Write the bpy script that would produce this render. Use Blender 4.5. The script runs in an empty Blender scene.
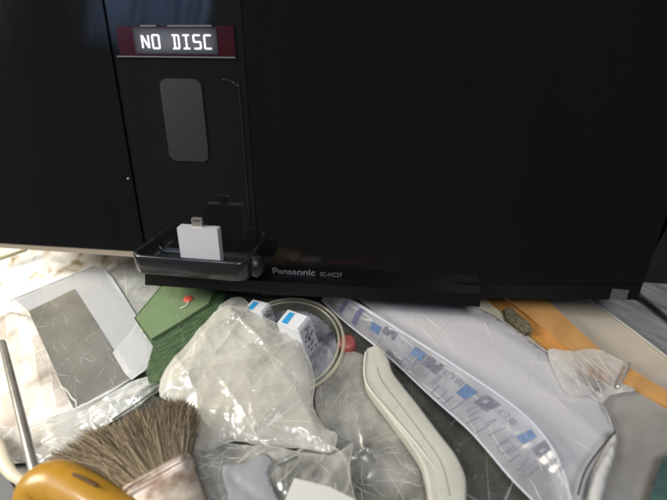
import bpy, bmesh, math, random
from mathutils import Vector, Matrix, noise, geometry
random.seed(7)
S = bpy.context.scene
C = S.collection

# ------------------------------------------------------------------ camera
FPX = 500.0
CX, CY = 333.5, 250.0
CAMH = 0.33
WX = Vector((0.9856628612, 0.0692395079, -0.1538655731))
WY = Vector((0.1573548650, -0.7063379584, 0.6901638237))
WZ = Vector((-0.0608944912, -0.7044803610, -0.7071062734))
cam_d = bpy.data.cameras.new('camera')
cam = bpy.data.objects.new('camera', cam_d)
C.objects.link(cam)
S.camera = cam
cam_d.sensor_width = 36
cam_d.lens = FPX / 667 * 36
cam_d.clip_start = 0.01
cam_d.clip_end = 50
# camera axes: x right, y up (= -down), z back (= -forward)
M = Matrix(((WX[0], -WX[1], -WX[2]), (WY[0], -WY[1], -WY[2]), (WZ[0], -WZ[1], -WZ[2])))
cam.matrix_world = Matrix.Translation((0, 0, CAMH)) @ M.to_4x4()
cam_d.dof.use_dof = True
cam_d.dof.focus_distance = 0.385
cam_d.dof.aperture_fstop = 5.0
cam_d.lens = FPX / 667 * 36

# ------------------------------------------------------------------ world and lamps
w = bpy.data.worlds.new('World')
S.world = w
w.use_nodes = True
w.node_tree.nodes['Background'].inputs[0].default_value = (0.50, 0.53, 0.60, 1)
w.node_tree.nodes['Background'].inputs[1].default_value = 0.11

def area(name, loc, target, size, power, col, sy=None):
    l = bpy.data.lights.new(name, 'AREA')
    l.energy = power
    l.color = col
    l.size = size
    if sy:
        l.shape = 'RECTANGLE'
        l.size_y = sy
    o = bpy.data.objects.new(name, l)
    C.objects.link(o)
    o.location = loc
    d = Vector(target) - Vector(loc)
    o.rotation_euler = d.to_track_quat('-Z', 'Y').to_euler()
    return o
area('window_light', (-0.66, 0.12, 0.44), (-0.26, 0.21, 0), 0.22, 5.0, (1.0, 0.93, 0.80), 0.30)
area('top_fill', (0.22, -0.27, 1.08), (0.05, 0.2, 0), 0.40, 7.0, (0.97, 0.97, 1.0))  # added soft fill from above, lifts the right side
area('curtain_fill', (-0.45, -0.05, 0.95), (-0.65, -0.5, 0.62), 0.2, 9.0, (0.9, 0.95, 1.0))  # added lamp for the curtain alone, so its reflection shows
S.view_settings.view_transform = 'Standard'
S.view_settings.look = 'None'
S.view_settings.gamma = 1
S.view_settings.exposure = 0

# ------------------------------------------------------------------ pixel -> place helpers
def ray(px, py):
    v = Vector(((px - CX) / FPX, (py - CY) / FPX, 1.0))
    return Vector((WX.dot(v), WY.dot(v), WZ.dot(v))).normalized()
def P(px, py, z=0.0):
    r = ray(px, py)
    t = (z - CAMH) / r.z
    return Vector((r.x * t, r.y * t, z))
UP = Vector((0, 0.36087152, 0.93261554))     # up axis of the leaning stereo
FW = Vector((0, -0.93261554, 0.36087152))    # towards the viewer
ORG = ray(312, 285) * 0.385 + Vector((0, 0, CAMH))
def F(px, py, off=0.0):
    """local point on the stereo (x, y, z) with y = -off."""
    r = ray(px, py)
    o = Vector((0, 0, CAMH))
    t = ((ORG - o).dot(FW) + off) / r.dot(FW)
    p = o + r * t - ORG
    return Vector((p.x, -off, p.dot(UP)))

# ------------------------------------------------------------------ materials
def mat(name, col=(0.5, 0.5, 0.5), rough=0.5, metal=0.0, spec=0.5, bump=0.0, bscale=200, vary=0.0, vscale=30,
        col2=None, trans=0.0, coat=0.0, bdist=0.001, emis=None, estr=0):
    m = bpy.data.materials.new(name)
    m.use_nodes = True
    nt = m.node_tree
    b = nt.nodes['Principled BSDF']
    b.inputs['Base Color'].default_value = (*col, 1)
    b.inputs['Roughness'].default_value = rough
    b.inputs['Metallic'].default_value = metal
    b.inputs['Specular IOR Level'].default_value = spec
    b.inputs['Coat Weight'].default_value = coat
    tc = nt.nodes.new('ShaderNodeTexCoord')
    if vary or col2:
        n = nt.nodes.new('ShaderNodeTexNoise')
        n.inputs['Scale'].default_value = vscale
        n.inputs['Detail'].default_value = 6
        n.inputs['Roughness'].default_value = 0.65
        nt.links.new(tc.outputs['Object'], n.inputs['Vector'])
        r = nt.nodes.new('ShaderNodeValToRGB')
        c2 = col2 or tuple(c * (1 - vary) for c in col)
        r.color_ramp.elements[0].position = 0.35
        r.color_ramp.elements[1].position = 0.65
        r.color_ramp.elements[0].color = (*c2, 1)
        r.color_ramp.elements[1].color = (*col, 1)
        nt.links.new(n.outputs['Fac'], r.inputs['Fac'])
        nt.links.new(r.outputs['Color'], b.inputs['Base Color'])
    if bump:
        n2 = nt.nodes.new('ShaderNodeTexNoise')
        n2.inputs['Scale'].default_value = bscale
        n2.inputs['Detail'].default_value = 5
        nt.links.new(tc.outputs['Object'], n2.inputs['Vector'])
        bp = nt.nodes.new('ShaderNodeBump')
        bp.inputs['Strength'].default_value = bump
        bp.inputs['Distance'].default_value = bdist
        nt.links.new(n2.outputs['Fac'], bp.inputs['Height'])
        nt.links.new(bp.outputs['Normal'], b.inputs['Normal'])
    if emis:
        b.inputs['Emission Color'].default_value = (*emis, 1)
        b.inputs['Emission Strength'].default_value = estr
    return m

def scratch_value(nt, layers, seed=0.0):
    """long thin curved scratches (level lines of a stretched noise, broken up by a second one): returns a 0..1 socket"""
    tc = nt.nodes.new('ShaderNodeTexCoord')
    last = None
    for i, (scale, width, mscale, thr, amp) in enumerate(layers):
        for rep in range(2):
            mp = nt.nodes.new('ShaderNodeMapping')
            mp.vector_type = 'TEXTURE'
            mp.inputs['Rotation'].default_value = (0, 0, 0.6 + i * 1.9 + rep * 1.1 + seed)
            mp.inputs['Location'].default_value = (seed + i * 3.1 + rep * 7.7, i * 1.7 + rep * 2.3, seed + i + rep * 4.4)
            mp.inputs['Scale'].default_value = (1, 6.5, 1)
            nt.links.new(tc.outputs['Object'], mp.inputs['Vector'])
            nz = nt.nodes.new('ShaderNodeTexNoise')
            nz.inputs['Scale'].default_value = scale
            nz.inputs['Detail'].default_value = 0.4
            nt.links.new(mp.outputs['Vector'], nz.inputs['Vector'])
            sb = nt.nodes.new('ShaderNodeMath'); sb.operation = 'SUBTRACT'; sb.inputs[1].default_value = 0.5
            nt.links.new(nz.outputs['Fac'], sb.inputs[0])
            ab = nt.nodes.new('ShaderNodeMath'); ab.operation = 'ABSOLUTE'
            nt.links.new(sb.outputs[0], ab.inputs[0])
            lt = nt.nodes.new('ShaderNodeMapRange')
            lt.inputs['From Min'].default_value = width
            lt.inputs['From Max'].default_value = width * 0.25
            nt.links.new(ab.outputs[0], lt.inputs['Value'])
            mk = nt.nodes.new('ShaderNodeTexNoise')
            mk.inputs['Scale'].default_value = mscale
            mk.inputs['Detail'].default_value = 3
            nt.links.new(mp.outputs['Vector'], mk.inputs['Vector'])
            mr = nt.nodes.new('ShaderNodeMapRange')
            mr.inputs['From Min'].default_value = thr
            mr.inputs['From Max'].default_value = thr + 0.14
            mr.inputs['To Max'].default_value = amp
            nt.links.new(mk.outputs['Fac'], mr.inputs['Value'])
            mu = nt.nodes.new('ShaderNodeMath'); mu.operation = 'MULTIPLY'
            nt.links.new(lt.outputs[0], mu.inputs[0]); nt.links.new(mr.outputs[0], mu.inputs[1])
            if last is None:
                last = mu.outputs[0]
            else:
                ma = nt.nodes.new('ShaderNodeMath'); ma.operation = 'MAXIMUM'
                nt.links.new(last, ma.inputs[0]); nt.links.new(mu.outputs[0], ma.inputs[1])
                last = ma.outputs[0]
    return last

SC = ((45, 0.0030, 60, 0.50, 0.42), (85, 0.0045, 80, 0.50, 0.38), (160, 0.007, 100, 0.50, 0.32), (20, 0.0012, 30, 0.44, 0.55), (300, 0.012, 120, 0.5, 0.25))
def scratched(m, colour=(0.75, 0.75, 0.7), layers=SC, seed=0.0):
    nt = m.node_tree
    b = nt.nodes['Principled BSDF']
    sv = scratch_value(nt, layers, seed)
    mix = nt.nodes.new('ShaderNodeMix')
    mix.data_type = 'RGBA'
    src = b.inputs['Base Color'].links[0].from_socket if b.inputs['Base Color'].links else None
    if src:
        nt.links.new(src, mix.inputs['A'])
    else:
        mix.inputs['A'].default_value = b.inputs['Base Color'].default_value
    mix.inputs['B'].default_value = (*colour, 1)
    nt.links.new(sv, mix.inputs['Factor'])
    nt.links.new(mix.outputs['Result'], b.inputs['Base Color'])
    return m

def film(name, col=(0.85, 0.86, 0.85), fac=0.5, rough=0.22, bump=0.3, bscale=180, bdist=0.001, cloud=0.25, cscale=25, transl=0.4, graze=0.0):
    """milky see-through plastic"""
    m = bpy.data.materials.new(name)
    m.use_nodes = True
    nt = m.node_tree
    nt.nodes.remove(nt.nodes['Principled BSDF'])
    out = nt.nodes['Material Output']
    tr = nt.nodes.new('ShaderNodeBsdfTransparent')
    tr.inputs[0].default_value = (0.985, 0.985, 0.98, 1)
    di = nt.nodes.new('ShaderNodeBsdfDiffuse')
    di.inputs[0].default_value = (*col, 1)
    tl = nt.nodes.new('ShaderNodeBsdfTranslucent')
    tl.inputs[0].default_value = (*col, 1)
    gl = nt.nodes.new('ShaderNodeBsdfGlossy')
    gl.inputs['Roughness'].default_value = rough
    tc = nt.nodes.new('ShaderNodeTexCoord')
    nz = nt.nodes.new('ShaderNodeTexNoise')
    nz.inputs['Scale'].default_value = bscale
    nz.inputs['Detail'].default_value = 3
    nz.inputs['Distortion'].default_value = 0.8
    nt.links.new(tc.outputs['Object'], nz.inputs['Vector'])
    bp = nt.nodes.new('ShaderNodeBump')
    bp.inputs['Strength'].default_value = bump
    bp.inputs['Distance'].default_value = bdist
    nt.links.new(nz.outputs['Fac'], bp.inputs['Height'])
    for s in (di, tl, gl):
        nt.links.new(bp.outputs['Normal'], s.inputs['Normal'])
    m1 = nt.nodes.new('ShaderNodeMixShader')
    m1.inputs[0].default_value = transl
    nt.links.new(di.outputs[0], m1.inputs[1])
    nt.links.new(tl.outputs[0], m1.inputs[2])
    cl = nt.nodes.new('ShaderNodeTexNoise')
    cl.inputs['Scale'].default_value = cscale
    cl.inputs['Detail'].default_value = 4
    nt.links.new(tc.outputs['Object'], cl.inputs['Vector'])
    mr = nt.nodes.new('ShaderNodeMapRange')
    mr.inputs['From Min'].default_value = 0.3
    mr.inputs['From Max'].default_value = 0.7
    mr.inputs['To Min'].default_value = max(0, fac - cloud)
    mr.inputs['To Max'].default_value = min(1, fac + cloud)
    nt.links.new(cl.outputs['Fac'], mr.inputs['Value'])
    m2 = nt.nodes.new('ShaderNodeMixShader')
    if graze:
        lw = nt.nodes.new('ShaderNodeLayerWeight')
        lw.inputs['Blend'].default_value = 0.5
        ad = nt.nodes.new('ShaderNodeMath'); ad.operation = 'MULTIPLY_ADD'; ad.use_clamp = True
        ad.inputs[1].default_value = graze
        nt.links.new(lw.outputs['Facing'], ad.inputs[0])
        nt.links.new(mr.outputs[0], ad.inputs[2])
        nt.links.new(ad.outputs[0], m2.inputs[0])
    else:
        nt.links.new(mr.outputs[0], m2.inputs[0])
    nt.links.new(tr.outputs[0], m2.inputs[1])
    nt.links.new(m1.outputs[0], m2.inputs[2])
    lf = nt.nodes.new('ShaderNodeLayerWeight')      # the same from both sides of the film
    lf.inputs['Blend'].default_value = 0.5
    nt.links.new(bp.outputs['Normal'], lf.inputs['Normal'])
    pw = nt.nodes.new('ShaderNodeMath'); pw.operation = 'POWER'; pw.inputs[1].default_value = 4.0
    nt.links.new(lf.outputs['Facing'], pw.inputs[0])
    fr = nt.nodes.new('ShaderNodeMath'); fr.operation = 'MULTIPLY_ADD'; fr.inputs[1].default_value = 0.7; fr.inputs[2].default_value = 0.05
    nt.links.new(pw.outputs[0], fr.inputs[0])
    m3 = nt.nodes.new('ShaderNodeMixShader')
    nt.links.new(fr.outputs[0], m3.inputs[0])
    nt.links.new(m2.outputs[0], m3.inputs[1])
    nt.links.new(gl.outputs[0], m3.inputs[2])
    nt.links.new(m3.outputs[0], out.inputs['Surface'])
    return m

# ------------------------------------------------------------------ object helpers
def tag(o, label=None, cat=None, group=None, kind=None):
    if label: o['label'] = label
    if cat: o['category'] = cat
    if group: o['group'] = group
    if kind: o['kind'] = kind
    return o
def link(name, bm, m, parent=None, smooth=False, loc=None, recalc=True):
    if recalc:
        bmesh.ops.recalc_face_normals(bm, faces=bm.faces)
    me = bpy.data.meshes.new(name)
    bm.to_mesh(me)
    bm.free()
    if isinstance(m, (list, tuple)):
        for q in m: me.materials.append(q)
    else:
        me.materials.append(m)
    if smooth:
        for p in me.polygons: p.use_smooth = True
    o = bpy.data.objects.new(name, me)
    C.objects.link(o)
    if parent: o.parent = parent
    if loc: o.location = loc
    return o
def empty(name, loc=(0, 0, 0), rot=(0, 0, 0)):
    o = bpy.data.objects.new(name, None)
    o.empty_display_size = 0.02
    C.objects.link(o)
    o.location = loc
    o.rotation_euler = rot
    return o
def bevel(bm, w, seg=2, ang=0.5):
    es = [e for e in bm.edges if len(e.link_faces) == 2 and e.calc_face_angle(0) > ang]
    bmesh.ops.bevel(bm, geom=es, offset=w, segments=seg, profile=0.5, affect='EDGES', clamp_overlap=True)
def box(bm, lo, hi):
    vs = [bm.verts.new((x, y, z)) for x in (lo[0], hi[0]) for y in (lo[1], hi[1]) for z in (lo[2], hi[2])]
    for f in ((0, 1, 3, 2), (4, 6, 7, 5), (0, 4, 5, 1), (2, 3, 7, 6), (0, 2, 6, 4), (1, 5, 7, 3)):
        bm.faces.new([vs[i] for i in f])
def prism(bm, pts, vec):
    """polygon of 3-D points extruded by vec"""
    a = [bm.verts.new(p) for p in pts]
    b = [bm.verts.new(Vector(p) + Vector(vec)) for p in pts]
    bm.faces.new(a)
    bm.faces.new(b[::-1])
    n = len(a)
    for i in range(n):
        bm.faces.new((a[i], b[i], b[(i + 1) % n], a[(i + 1) % n]))
def slab(pxs, z0, z1):
    """polygon seen at z1 (top), extruded straight down to z0; z1 may be a list of heights"""
    bm = bmesh.new()
    zs = z1 if isinstance(z1, (list, tuple)) else [z1] * len(pxs)
    top = [P(x, y, z) for (x, y), z in zip(pxs, zs)]
    a = [bm.verts.new(p) for p in top]
    b = [bm.verts.new((p.x, p.y, z0 if not isinstance(z1, (list, tuple)) else p.z - z0)) for p in top]
    bm.faces.new(a)
    bm.faces.new(b[::-1])
    n = len(a)
    for i in range(n):
        bm.faces.new((a[i], b[i], b[(i + 1) % n], a[(i + 1) % n]))
    return bm
def tube(bm, pts, rads, seg=12, cap=True, flat=1.0):
    pts = [Vector(p) for p in pts]
    if not isinstance(rads, (list, tuple)): rads = [rads] * len(pts)
    rings = []
    n = len(pts)
    for i, p in enumerate(pts):
        t = (pts[min(i + 1, n - 1)] - pts[max(i - 1, 0)]).normalized()
        up = Vector((0, 0, 1)) if abs(t.z) < 0.9 else Vector((1, 0, 0))
        s = t.cross(up).normalized()
        u = s.cross(t)
        rings.append([bm.verts.new(p + (s * math.cos(a) + u * math.sin(a) * flat) * rads[i]) for a in [k * 2 * math.pi / seg for k in range(seg)]])
    for i in range(n - 1):
        for k in range(seg):
            bm.faces.new((rings[i][k], rings[i][(k + 1) % seg], rings[i + 1][(k + 1) % seg], rings[i + 1][k]))
    if cap:
        bm.faces.new(rings[0][::-1])
        bm.faces.new(rings[-1])
def smoothline(pts, n=10):
    out = []
    q = [pts[0]] + list(pts) + [pts[-1]]
    for i in range(1, len(q) - 2):
        p0, p1, p2, p3 = [Vector(v) for v in q[i - 1:i + 3]]
        for k in range(n):
            t = k / n
            out.append(0.5 * ((2 * p1) + (p2 - p0) * t + (2 * p0 - 5 * p1 + 4 * p2 - p3) * t * t + (3 * p1 - p0 - 3 * p2 + p3) * t ** 3))
    out.append(Vector(q[-2]))
    return out
def smooth_poly(pxs, n=4):
    m = len(pxs)
    out = []
    for i in range(m):
        p0, p1, p2, p3 = [Vector((*pxs[(i + k - 1) % m], 0)) for k in range(4)]
        for k in range(n):
            t = k / n
            v = 0.5 * ((2 * p1) + (p2 - p0) * t + (2 * p0 - 5 * p1 + 4 * p2 - p3) * t * t + (3 * p1 - p0 - 3 * p2 + p3) * t ** 3)
            out.append((v.x, v.y))
    return out
def crumple(p, seed, amp):
    """creased film: sharp V folds running in several directions"""
    h = 0.0
    w_ = noise.noise_vector(Vector((p.x * 22 + seed, p.y * 22, seed))) * 0.35
    for k, (fx, fy, a, wt) in enumerate(((9, 30, 0.3, 1.0), (10, 42, 1.5, 0.8), (14, 60, 2.4, 0.55), (25, 95, 0.9, 0.32), (30, 130, 1.9, 0.22), (60, 190, 2.8, 0.12))):
        c, s_ = math.cos(a + seed), math.sin(a + seed)
        q = Vector(((p.x * c + p.y * s_) * fx, (-p.x * s_ + p.y * c) * fy, seed * 3 + k * 5.3)) + w_ * (1 + k * 0.4)
        n = noise.noise(q)
        h += wt * (0.45 - abs(n) * 1.9)
    return h * amp
def patch(pxs, zfun, spacing=0.0025, jitter=0.4, zref=0.01):
    """triangulated sheet inside a pixel outline (mapped onto z=zref), heights from zfun(point, distance to edge)"""
    out = [P(x, y, zref) for x, y in pxs]
    n = len(out)
    bpts = []
    for i in range(n):
        a, b = out[i], out[(i + 1) % n]
        k = max(1, int((b - a).length / spacing))
        for j in range(k):
            bpts.append(a.lerp(b, j / k))
    b2 = [Vector((p.x, p.y)) for p in bpts]
    nb = len(b2)
    x0, x1 = min(p.x for p in b2), max(p.x for p in b2)
    y0, y1 = min(p.y for p in b2), max(p.y for p in b2)
    pts = list(b2)
    o2 = [Vector((p.x, p.y)) for p in out]
    def inside(q):
        c = False
        j = n - 1
        for i in range(n):
            a, b = o2[i], o2[j]
            if (a.y > q.y) != (b.y > q.y) and q.x < (b.x - a.x) * (q.y - a.y) / (b.y - a.y) + a.x: c = not c
            j = i
        return c
    def dist(q):
        m = 9
        for i in range(n):
            a, b = o2[i], o2[(i + 1) % n]
            ab = b - a
            t = max(0, min(1, (q - a).dot(ab) / max(1e-12, ab.length_squared)))
            m = min(m, (q - a - ab * t).length)
        return m
    y = y0
    while y < y1:
        x = x0
        while x < x1:
            q = Vector((x + random.uniform(-1, 1) * jitter * spacing, y + random.uniform(-1, 1) * jitter * spacing))
            if inside(q) and dist(q) > spacing * 0.4: pts.append(q)
            x += spacing
        y += spacing
    edges = [(i, (i + 1) % nb) for i in range(nb)]
    V, E, Fc, *_ = geometry.delaunay_2d_cdt(pts, edges, [], 1, 1e-7)
    bm = bmesh.new()
    vs = []
    for v in V:
        vs.append(bm.verts.new((v.x, v.y, zfun(Vector((v.x, v.y, 0)), dist(v)))))
    for f in Fc:
        try: bm.faces.new([vs[i] for i in f])
        except ValueError: pass
    return bm
def creases(seed, cpx, rad, count):
    """straight fold lines: (point, direction, half length, width, height)"""
    rnd = random.Random(int(seed * 100))
    c = P(cpx[0], cpx[1], 0.02)
    out = []
    main = rnd.uniform(0, 3.14)
    for k in range(count):
        a = main + rnd.gauss(0, 0.9)
        q = Vector((c.x + rnd.uniform(-rad, rad), c.y + rnd.uniform(-rad, rad)))
        big = rnd.random() ** 2
        out.append((q, Vector((math.cos(a), math.sin(a))), 0.006 + rad * 0.75 * big, 0.0006 + 0.006 * big * rnd.random(), (0.4 + 1.2 * big) * rnd.choice((1, 1, -0.7))))
    return out
def fold_height(p, cr):
    h = 0.0
    for q, dr, ln, wd, am in cr:
        dx, dy = p.x - q.x, p.y - q.y
        t = dx * dr.x + dy * dr.y
        if abs(t) > ln: continue
        s_ = abs(-dx * dr.y + dy * dr.x + 0.08 * t * t / ln)
        e = 1 - (t / ln) ** 2
        w2 = wd * (0.4 + 0.6 * e)
        if s_ < w2 * 3: h += am * e * math.exp(-s_ / w2) * wd * 0.42
    return h
def bagz(base, height, seed, amp, soft=0.018, c=(250, 380), rad=0.06, count=70):
    cr = creases(seed, c, rad, count)
    def f(p, d):
        return base + height * (1 - math.exp(-d / soft)) + fold_height(p, cr) + crumple(p, seed, amp * 0.15) * min(1, 0.25 + d / 0.01) + 0.0035 * noise.noise(p * 22 + Vector((seed, 0, 0)))
    return f
def outline_tools(pxs, zref):
    o2 = [P(x, y, zref).xy for x, y in pxs]
    n = len(o2)
    def inside(q):
        c = False
        j = n - 1
        for i in range(n):
            a, b = o2[i], o2[j]
            if (a.y > q.y) != (b.y > q.y) and q.x < (b.x - a.x) * (q.y - a.y) / (b.y - a.y) + a.x: c = not c
            j = i
        return c
    def dist(q):
        m = 9
        for i in range(n):
            a, b = o2[i], o2[(i + 1) % n]
            ab = b - a
            t = max(0, min(1, (q - a).dot(ab) / max(1e-12, ab.length_squared)))
            m = min(m, (q - a - ab * t).length)
        return m
    return o2, inside, dist
def glints_scuffs(parent, pxs, zf, zref, count, seed, m, focus=None, hem=0.00022, rmax=0.00022, lmul=1.0, bend=1.0):
    """fine pinched fold lines running over a film, plus its rolled edge"""
    rnd = random.Random(seed)
    o2, inside, dist = outline_tools(pxs, zref)
    x0, x1 = min(p.x for p in o2), max(p.x for p in o2)
    y0, y1 = min(p.y for p in o2), max(p.y for p in o2)
    fc = P(focus[0], focus[1], zref).xy if focus else None
    bm = bmesh.new()
    k = 0
    while k < count:
        q = Vector((rnd.uniform(x0, x1), rnd.uniform(y0, y1)))
        if not inside(q): continue
        k += 1
        if fc and rnd.random() < 0.65: a = math.atan2(q.y - fc.y, q.x - fc.x) + rnd.gauss(0, 0.25)
        else: a = rnd.uniform(0, 6.28)
        ln = lmul * rnd.uniform(0.006, 0.03) * rnd.uniform(0.5, 1.2)
        cv = rnd.gauss(0, 25 * bend)
        pts = []
        st_ = 0.0009
        for i in range(int(ln / st_)):
            if not inside(q): break
            pts.append(Vector((q.x, q.y, zf(Vector((q.x, q.y, 0)), dist(q)) + 0.0001)))
            a += cv * st_ + rnd.gauss(0, 0.10 * bend)
            q = q + Vector((math.cos(a), math.sin(a))) * st_
        if len(pts) > 4:
            r0 = rnd.uniform(0.3, 1.0) * rmax
            tube(bm, pts, [r0 * math.sin(math.pi * (i + 0.5) / len(pts)) + 0.00002 for i in range(len(pts))], 5, False)
    if hem:
        pts = []
        n = len(o2)
        for i in range(n):
            a, b = o2[i], o2[(i + 1) % n]
            kk = max(1, int((b - a).length / 0.0015))
            for j in range(kk):
                q = a.lerp(b, j / kk)
                pts.append(Vector((q.x, q.y, zf(Vector((q.x, q.y, 0)), 0.0) + 0.0001)))
        tube(bm, pts, [hem * (0.35 + 0.9 * abs(noise.noise(p * 60))) for p in pts], 5, False)
    return link('glint_scuff_lines', bm, m, parent, True)
def crumpled(name, pxs, zf, zref, spacing, m, count, seed, mw, focus=None, hem=0.00022, parent=None, rmax=0.00022, lmul=1.0, bend=1.0):
    o = solid(link(name, patch(pxs, zf, spacing, 0.3, zref), m, parent, True), 0.0001)
    glints_scuffs(o, pxs, zf, zref, count, seed, mw, focus, hem, rmax, lmul, bend)
    return o
def solid(o, t=0.0003, off=-1):
    md = o.modifiers.new('thickness', 'SOLIDIFY')
    md.thickness = t
    md.offset = off
    return o
def text_mesh(name, body, size, m, parent, loc, extrude=0.0003, bold=0.0, width=None):
    cu = bpy.data.curves.new(name, 'FONT')
    cu.body = body
    cu.size = size
    cu.extrude = extrude
    cu.offset = bold
    t = bpy.data.objects.new('tmp', cu)
    C.objects.link(t)
    bpy.context.view_layer.update()
    me = bpy.data.meshes.new_from_object(t.evaluated_get(bpy.context.evaluated_depsgraph_get()))
    bpy.data.objects.remove(t)
    xs = [v.co.x for v in me.vertices]
    k = width / (max(xs) - min(xs)) if width else 1
    x0 = min(xs)
    for v in me.vertices:
        v.co = Vector(((v.co.x - x0) * k, -v.co.z, v.co.y))
    me.materials.append(m)
    o = bpy.data.objects.new(name, me)
    C.objects.link(o)
    o.parent = parent
    o.location = loc
    return o

# ------------------------------------------------------------------ shared materials
m_table = scratched(mat('scratched_glass', (0.125, 0.122, 0.10), 0.3, vary=0.6, vscale=22, col2=(0.045, 0.048, 0.042)), (0.55, 0.55, 0.50))
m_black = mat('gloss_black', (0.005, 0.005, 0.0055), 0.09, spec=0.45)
def dusty_sheen(m, dust_sheen, amount, lo=0.04, hi=0.16):
    """wiping smears: roughness varies in vertical streaks, fine specks there are part grime, part painted reflection"""
    nt = m.node_tree; b = nt.nodes['Principled BSDF']
    tc = nt.nodes.new('ShaderNodeTexCoord')
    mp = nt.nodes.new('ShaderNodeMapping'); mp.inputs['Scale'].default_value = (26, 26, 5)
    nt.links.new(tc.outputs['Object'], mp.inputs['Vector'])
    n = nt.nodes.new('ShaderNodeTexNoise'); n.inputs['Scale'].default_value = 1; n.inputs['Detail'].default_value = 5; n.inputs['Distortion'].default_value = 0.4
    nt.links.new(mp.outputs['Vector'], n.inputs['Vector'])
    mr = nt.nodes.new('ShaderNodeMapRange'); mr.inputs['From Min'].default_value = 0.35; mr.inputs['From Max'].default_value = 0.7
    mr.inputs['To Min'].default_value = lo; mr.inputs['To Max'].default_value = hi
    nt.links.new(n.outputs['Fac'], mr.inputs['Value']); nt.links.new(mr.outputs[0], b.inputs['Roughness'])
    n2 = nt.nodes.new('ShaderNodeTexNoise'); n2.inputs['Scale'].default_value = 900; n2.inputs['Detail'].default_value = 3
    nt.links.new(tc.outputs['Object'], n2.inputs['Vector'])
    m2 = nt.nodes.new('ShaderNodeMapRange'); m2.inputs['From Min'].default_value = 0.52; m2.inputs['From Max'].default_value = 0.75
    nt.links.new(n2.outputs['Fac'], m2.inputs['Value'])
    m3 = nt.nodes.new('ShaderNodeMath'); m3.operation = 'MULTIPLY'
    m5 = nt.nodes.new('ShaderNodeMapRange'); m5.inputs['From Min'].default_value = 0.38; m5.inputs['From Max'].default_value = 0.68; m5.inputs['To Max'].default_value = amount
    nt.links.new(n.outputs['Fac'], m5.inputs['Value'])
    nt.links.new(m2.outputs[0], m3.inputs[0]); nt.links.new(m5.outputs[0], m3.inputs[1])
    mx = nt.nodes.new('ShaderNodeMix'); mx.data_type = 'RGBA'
    mx.inputs['A'].default_value = b.inputs['Base Color'].default_value; mx.inputs['B'].default_value = (*dust_sheen, 1)
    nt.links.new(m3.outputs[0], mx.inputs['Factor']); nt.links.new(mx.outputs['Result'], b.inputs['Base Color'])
    return m
dusty_sheen(m_black, (0.20, 0.18, 0.15), 0.06)  # faint grime; its brown tint paints in a warm reflection
m_panel = mat('dock_black', (0.007, 0.0075, 0.009), 0.10, spec=0.5)
dusty_sheen(m_panel, (0.2, 0.2, 0.2), 0.05, 0.025, 0.07)
m_matblack = mat('satin_black', (0.012, 0.013, 0.015), 0.38, bump=0.15, bscale=900, bdist=0.0004)
m_wood = mat('grey_wood', (0.34, 0.33, 0.31), 0.6, bump=0.3, bscale=60)

# ------------------------------------------------------------------ setting: worn glass counter
bm = bmesh.new()
box(bm, (-1.2, -0.5, -0.02), (0.9, 0.95, 0.0))
tag(link('glass_counter', bm, m_table), kind='structure', label='scratched dark glass counter under everything')
bm = bmesh.new()
box(bm, (-1.4, 0.97, -0.4), (1.2, 1.0, 1.6))
tag(link('back_wall', bm, mat('dark_wall', (0.012, 0.012, 0.013), 0.8, bump=0.2)), kind='structure')

# curtain of the room, hanging behind the photographer; the glossy front mirrors it
bm = bmesh.new()
NC = 120
cols = []
for i in range(NC + 1):
    x = -0.80 + 0.30 * i / NC
    y = -0.50 + 0.026 * math.sin(i * 0.50) + 0.010 * math.sin(i * 1.17 + 1)
    cols.append([bm.verts.new((x + 0.01 * math.sin(k + i * 0.1), y, 0.46 + 0.05 * k)) for k in range(9)])
for i in range(NC):
    for k in range(8): bm.faces.new((cols[i][k], cols[i + 1][k], cols[i + 1][k + 1], cols[i][k + 1]))
tag(solid(link('curtain', bm, mat('blue_curtain', (0.42, 0.58, 0.88), 0.8, vary=0.3, vscale=12), None, True), 0.001), 'pleated blue curtain behind the viewer, mirrored in the glossy stereo front', 'curtain')

# ================================================================== the stereo
st = empty('stereo_system', ORG, (-math.radians(21.153728), 0, 0))
tag(st, 'black micro stereo with lit display and iPhone style slide-out dock, leaning back above the clutter', 'stereo')
st['label'] = 'long glossy black stereo with lit NO DISC display and a slide-out dock tray'
ZT = 0.212
DP = 0.088
# body: left wing, right wing, and a back block, butted
bm = bmesh.new()
poly = [(-0.276, 0.0155), (-0.138, 0.0175), (-0.1355, 0.018), (-0.1355, ZT), (-0.276, ZT)]
prism(bm, [(x, 0, z) for x, z in poly], (0, DP, 0))
poly = [(-0.041, -0.0005), (0.2300, 0.0215), (0.2322, 0.08), (0.2322, ZT), (-0.041, ZT)]
prism(bm, [(x, 0, z) for x, z in poly], (0, DP, 0))
bevel(bm, 0.0011, 2)
box(bm, (-0.1353, 0.012, 0.006), (-0.0412, DP, ZT))
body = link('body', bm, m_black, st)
# lower band below the hairline groove
bm = bmesh.new()
prism(bm, [(-0.041, 0.0006, -0.0130), (0.2300, 0.0006, 0.0088), (0.2300, 0.0006, 0.0208), (-0.041, 0.0006, -0.0012)], (0, DP - 0.004, 0))
bevel(bm, 0.0008, 2)
band = link('lower_band', bm, mat('band_black', (0.006, 0.006, 0.007), 0.25, spec=0.35), st)
# lip under the left wing; its pale colour paints in the mirrored bright counter
bm = bmesh.new()
prism(bm, [(-0.276, 0.001, 0.0108), (-0.137, 0.001, 0.0118), (-0.137, 0.001, 0.0172), (-0.276, 0.001, 0.0152)], (0, DP - 0.01, 0))
bevel(bm, 0.0006, 2)
tag(link('bottom_lip', bm, mat('lip_reflection', (0.55, 0.47, 0.38), 0.35, metal=0.6, bump=0.1), st), 'lip under the left wing, coloured pale brown as if mirroring the bright counter')
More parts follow.
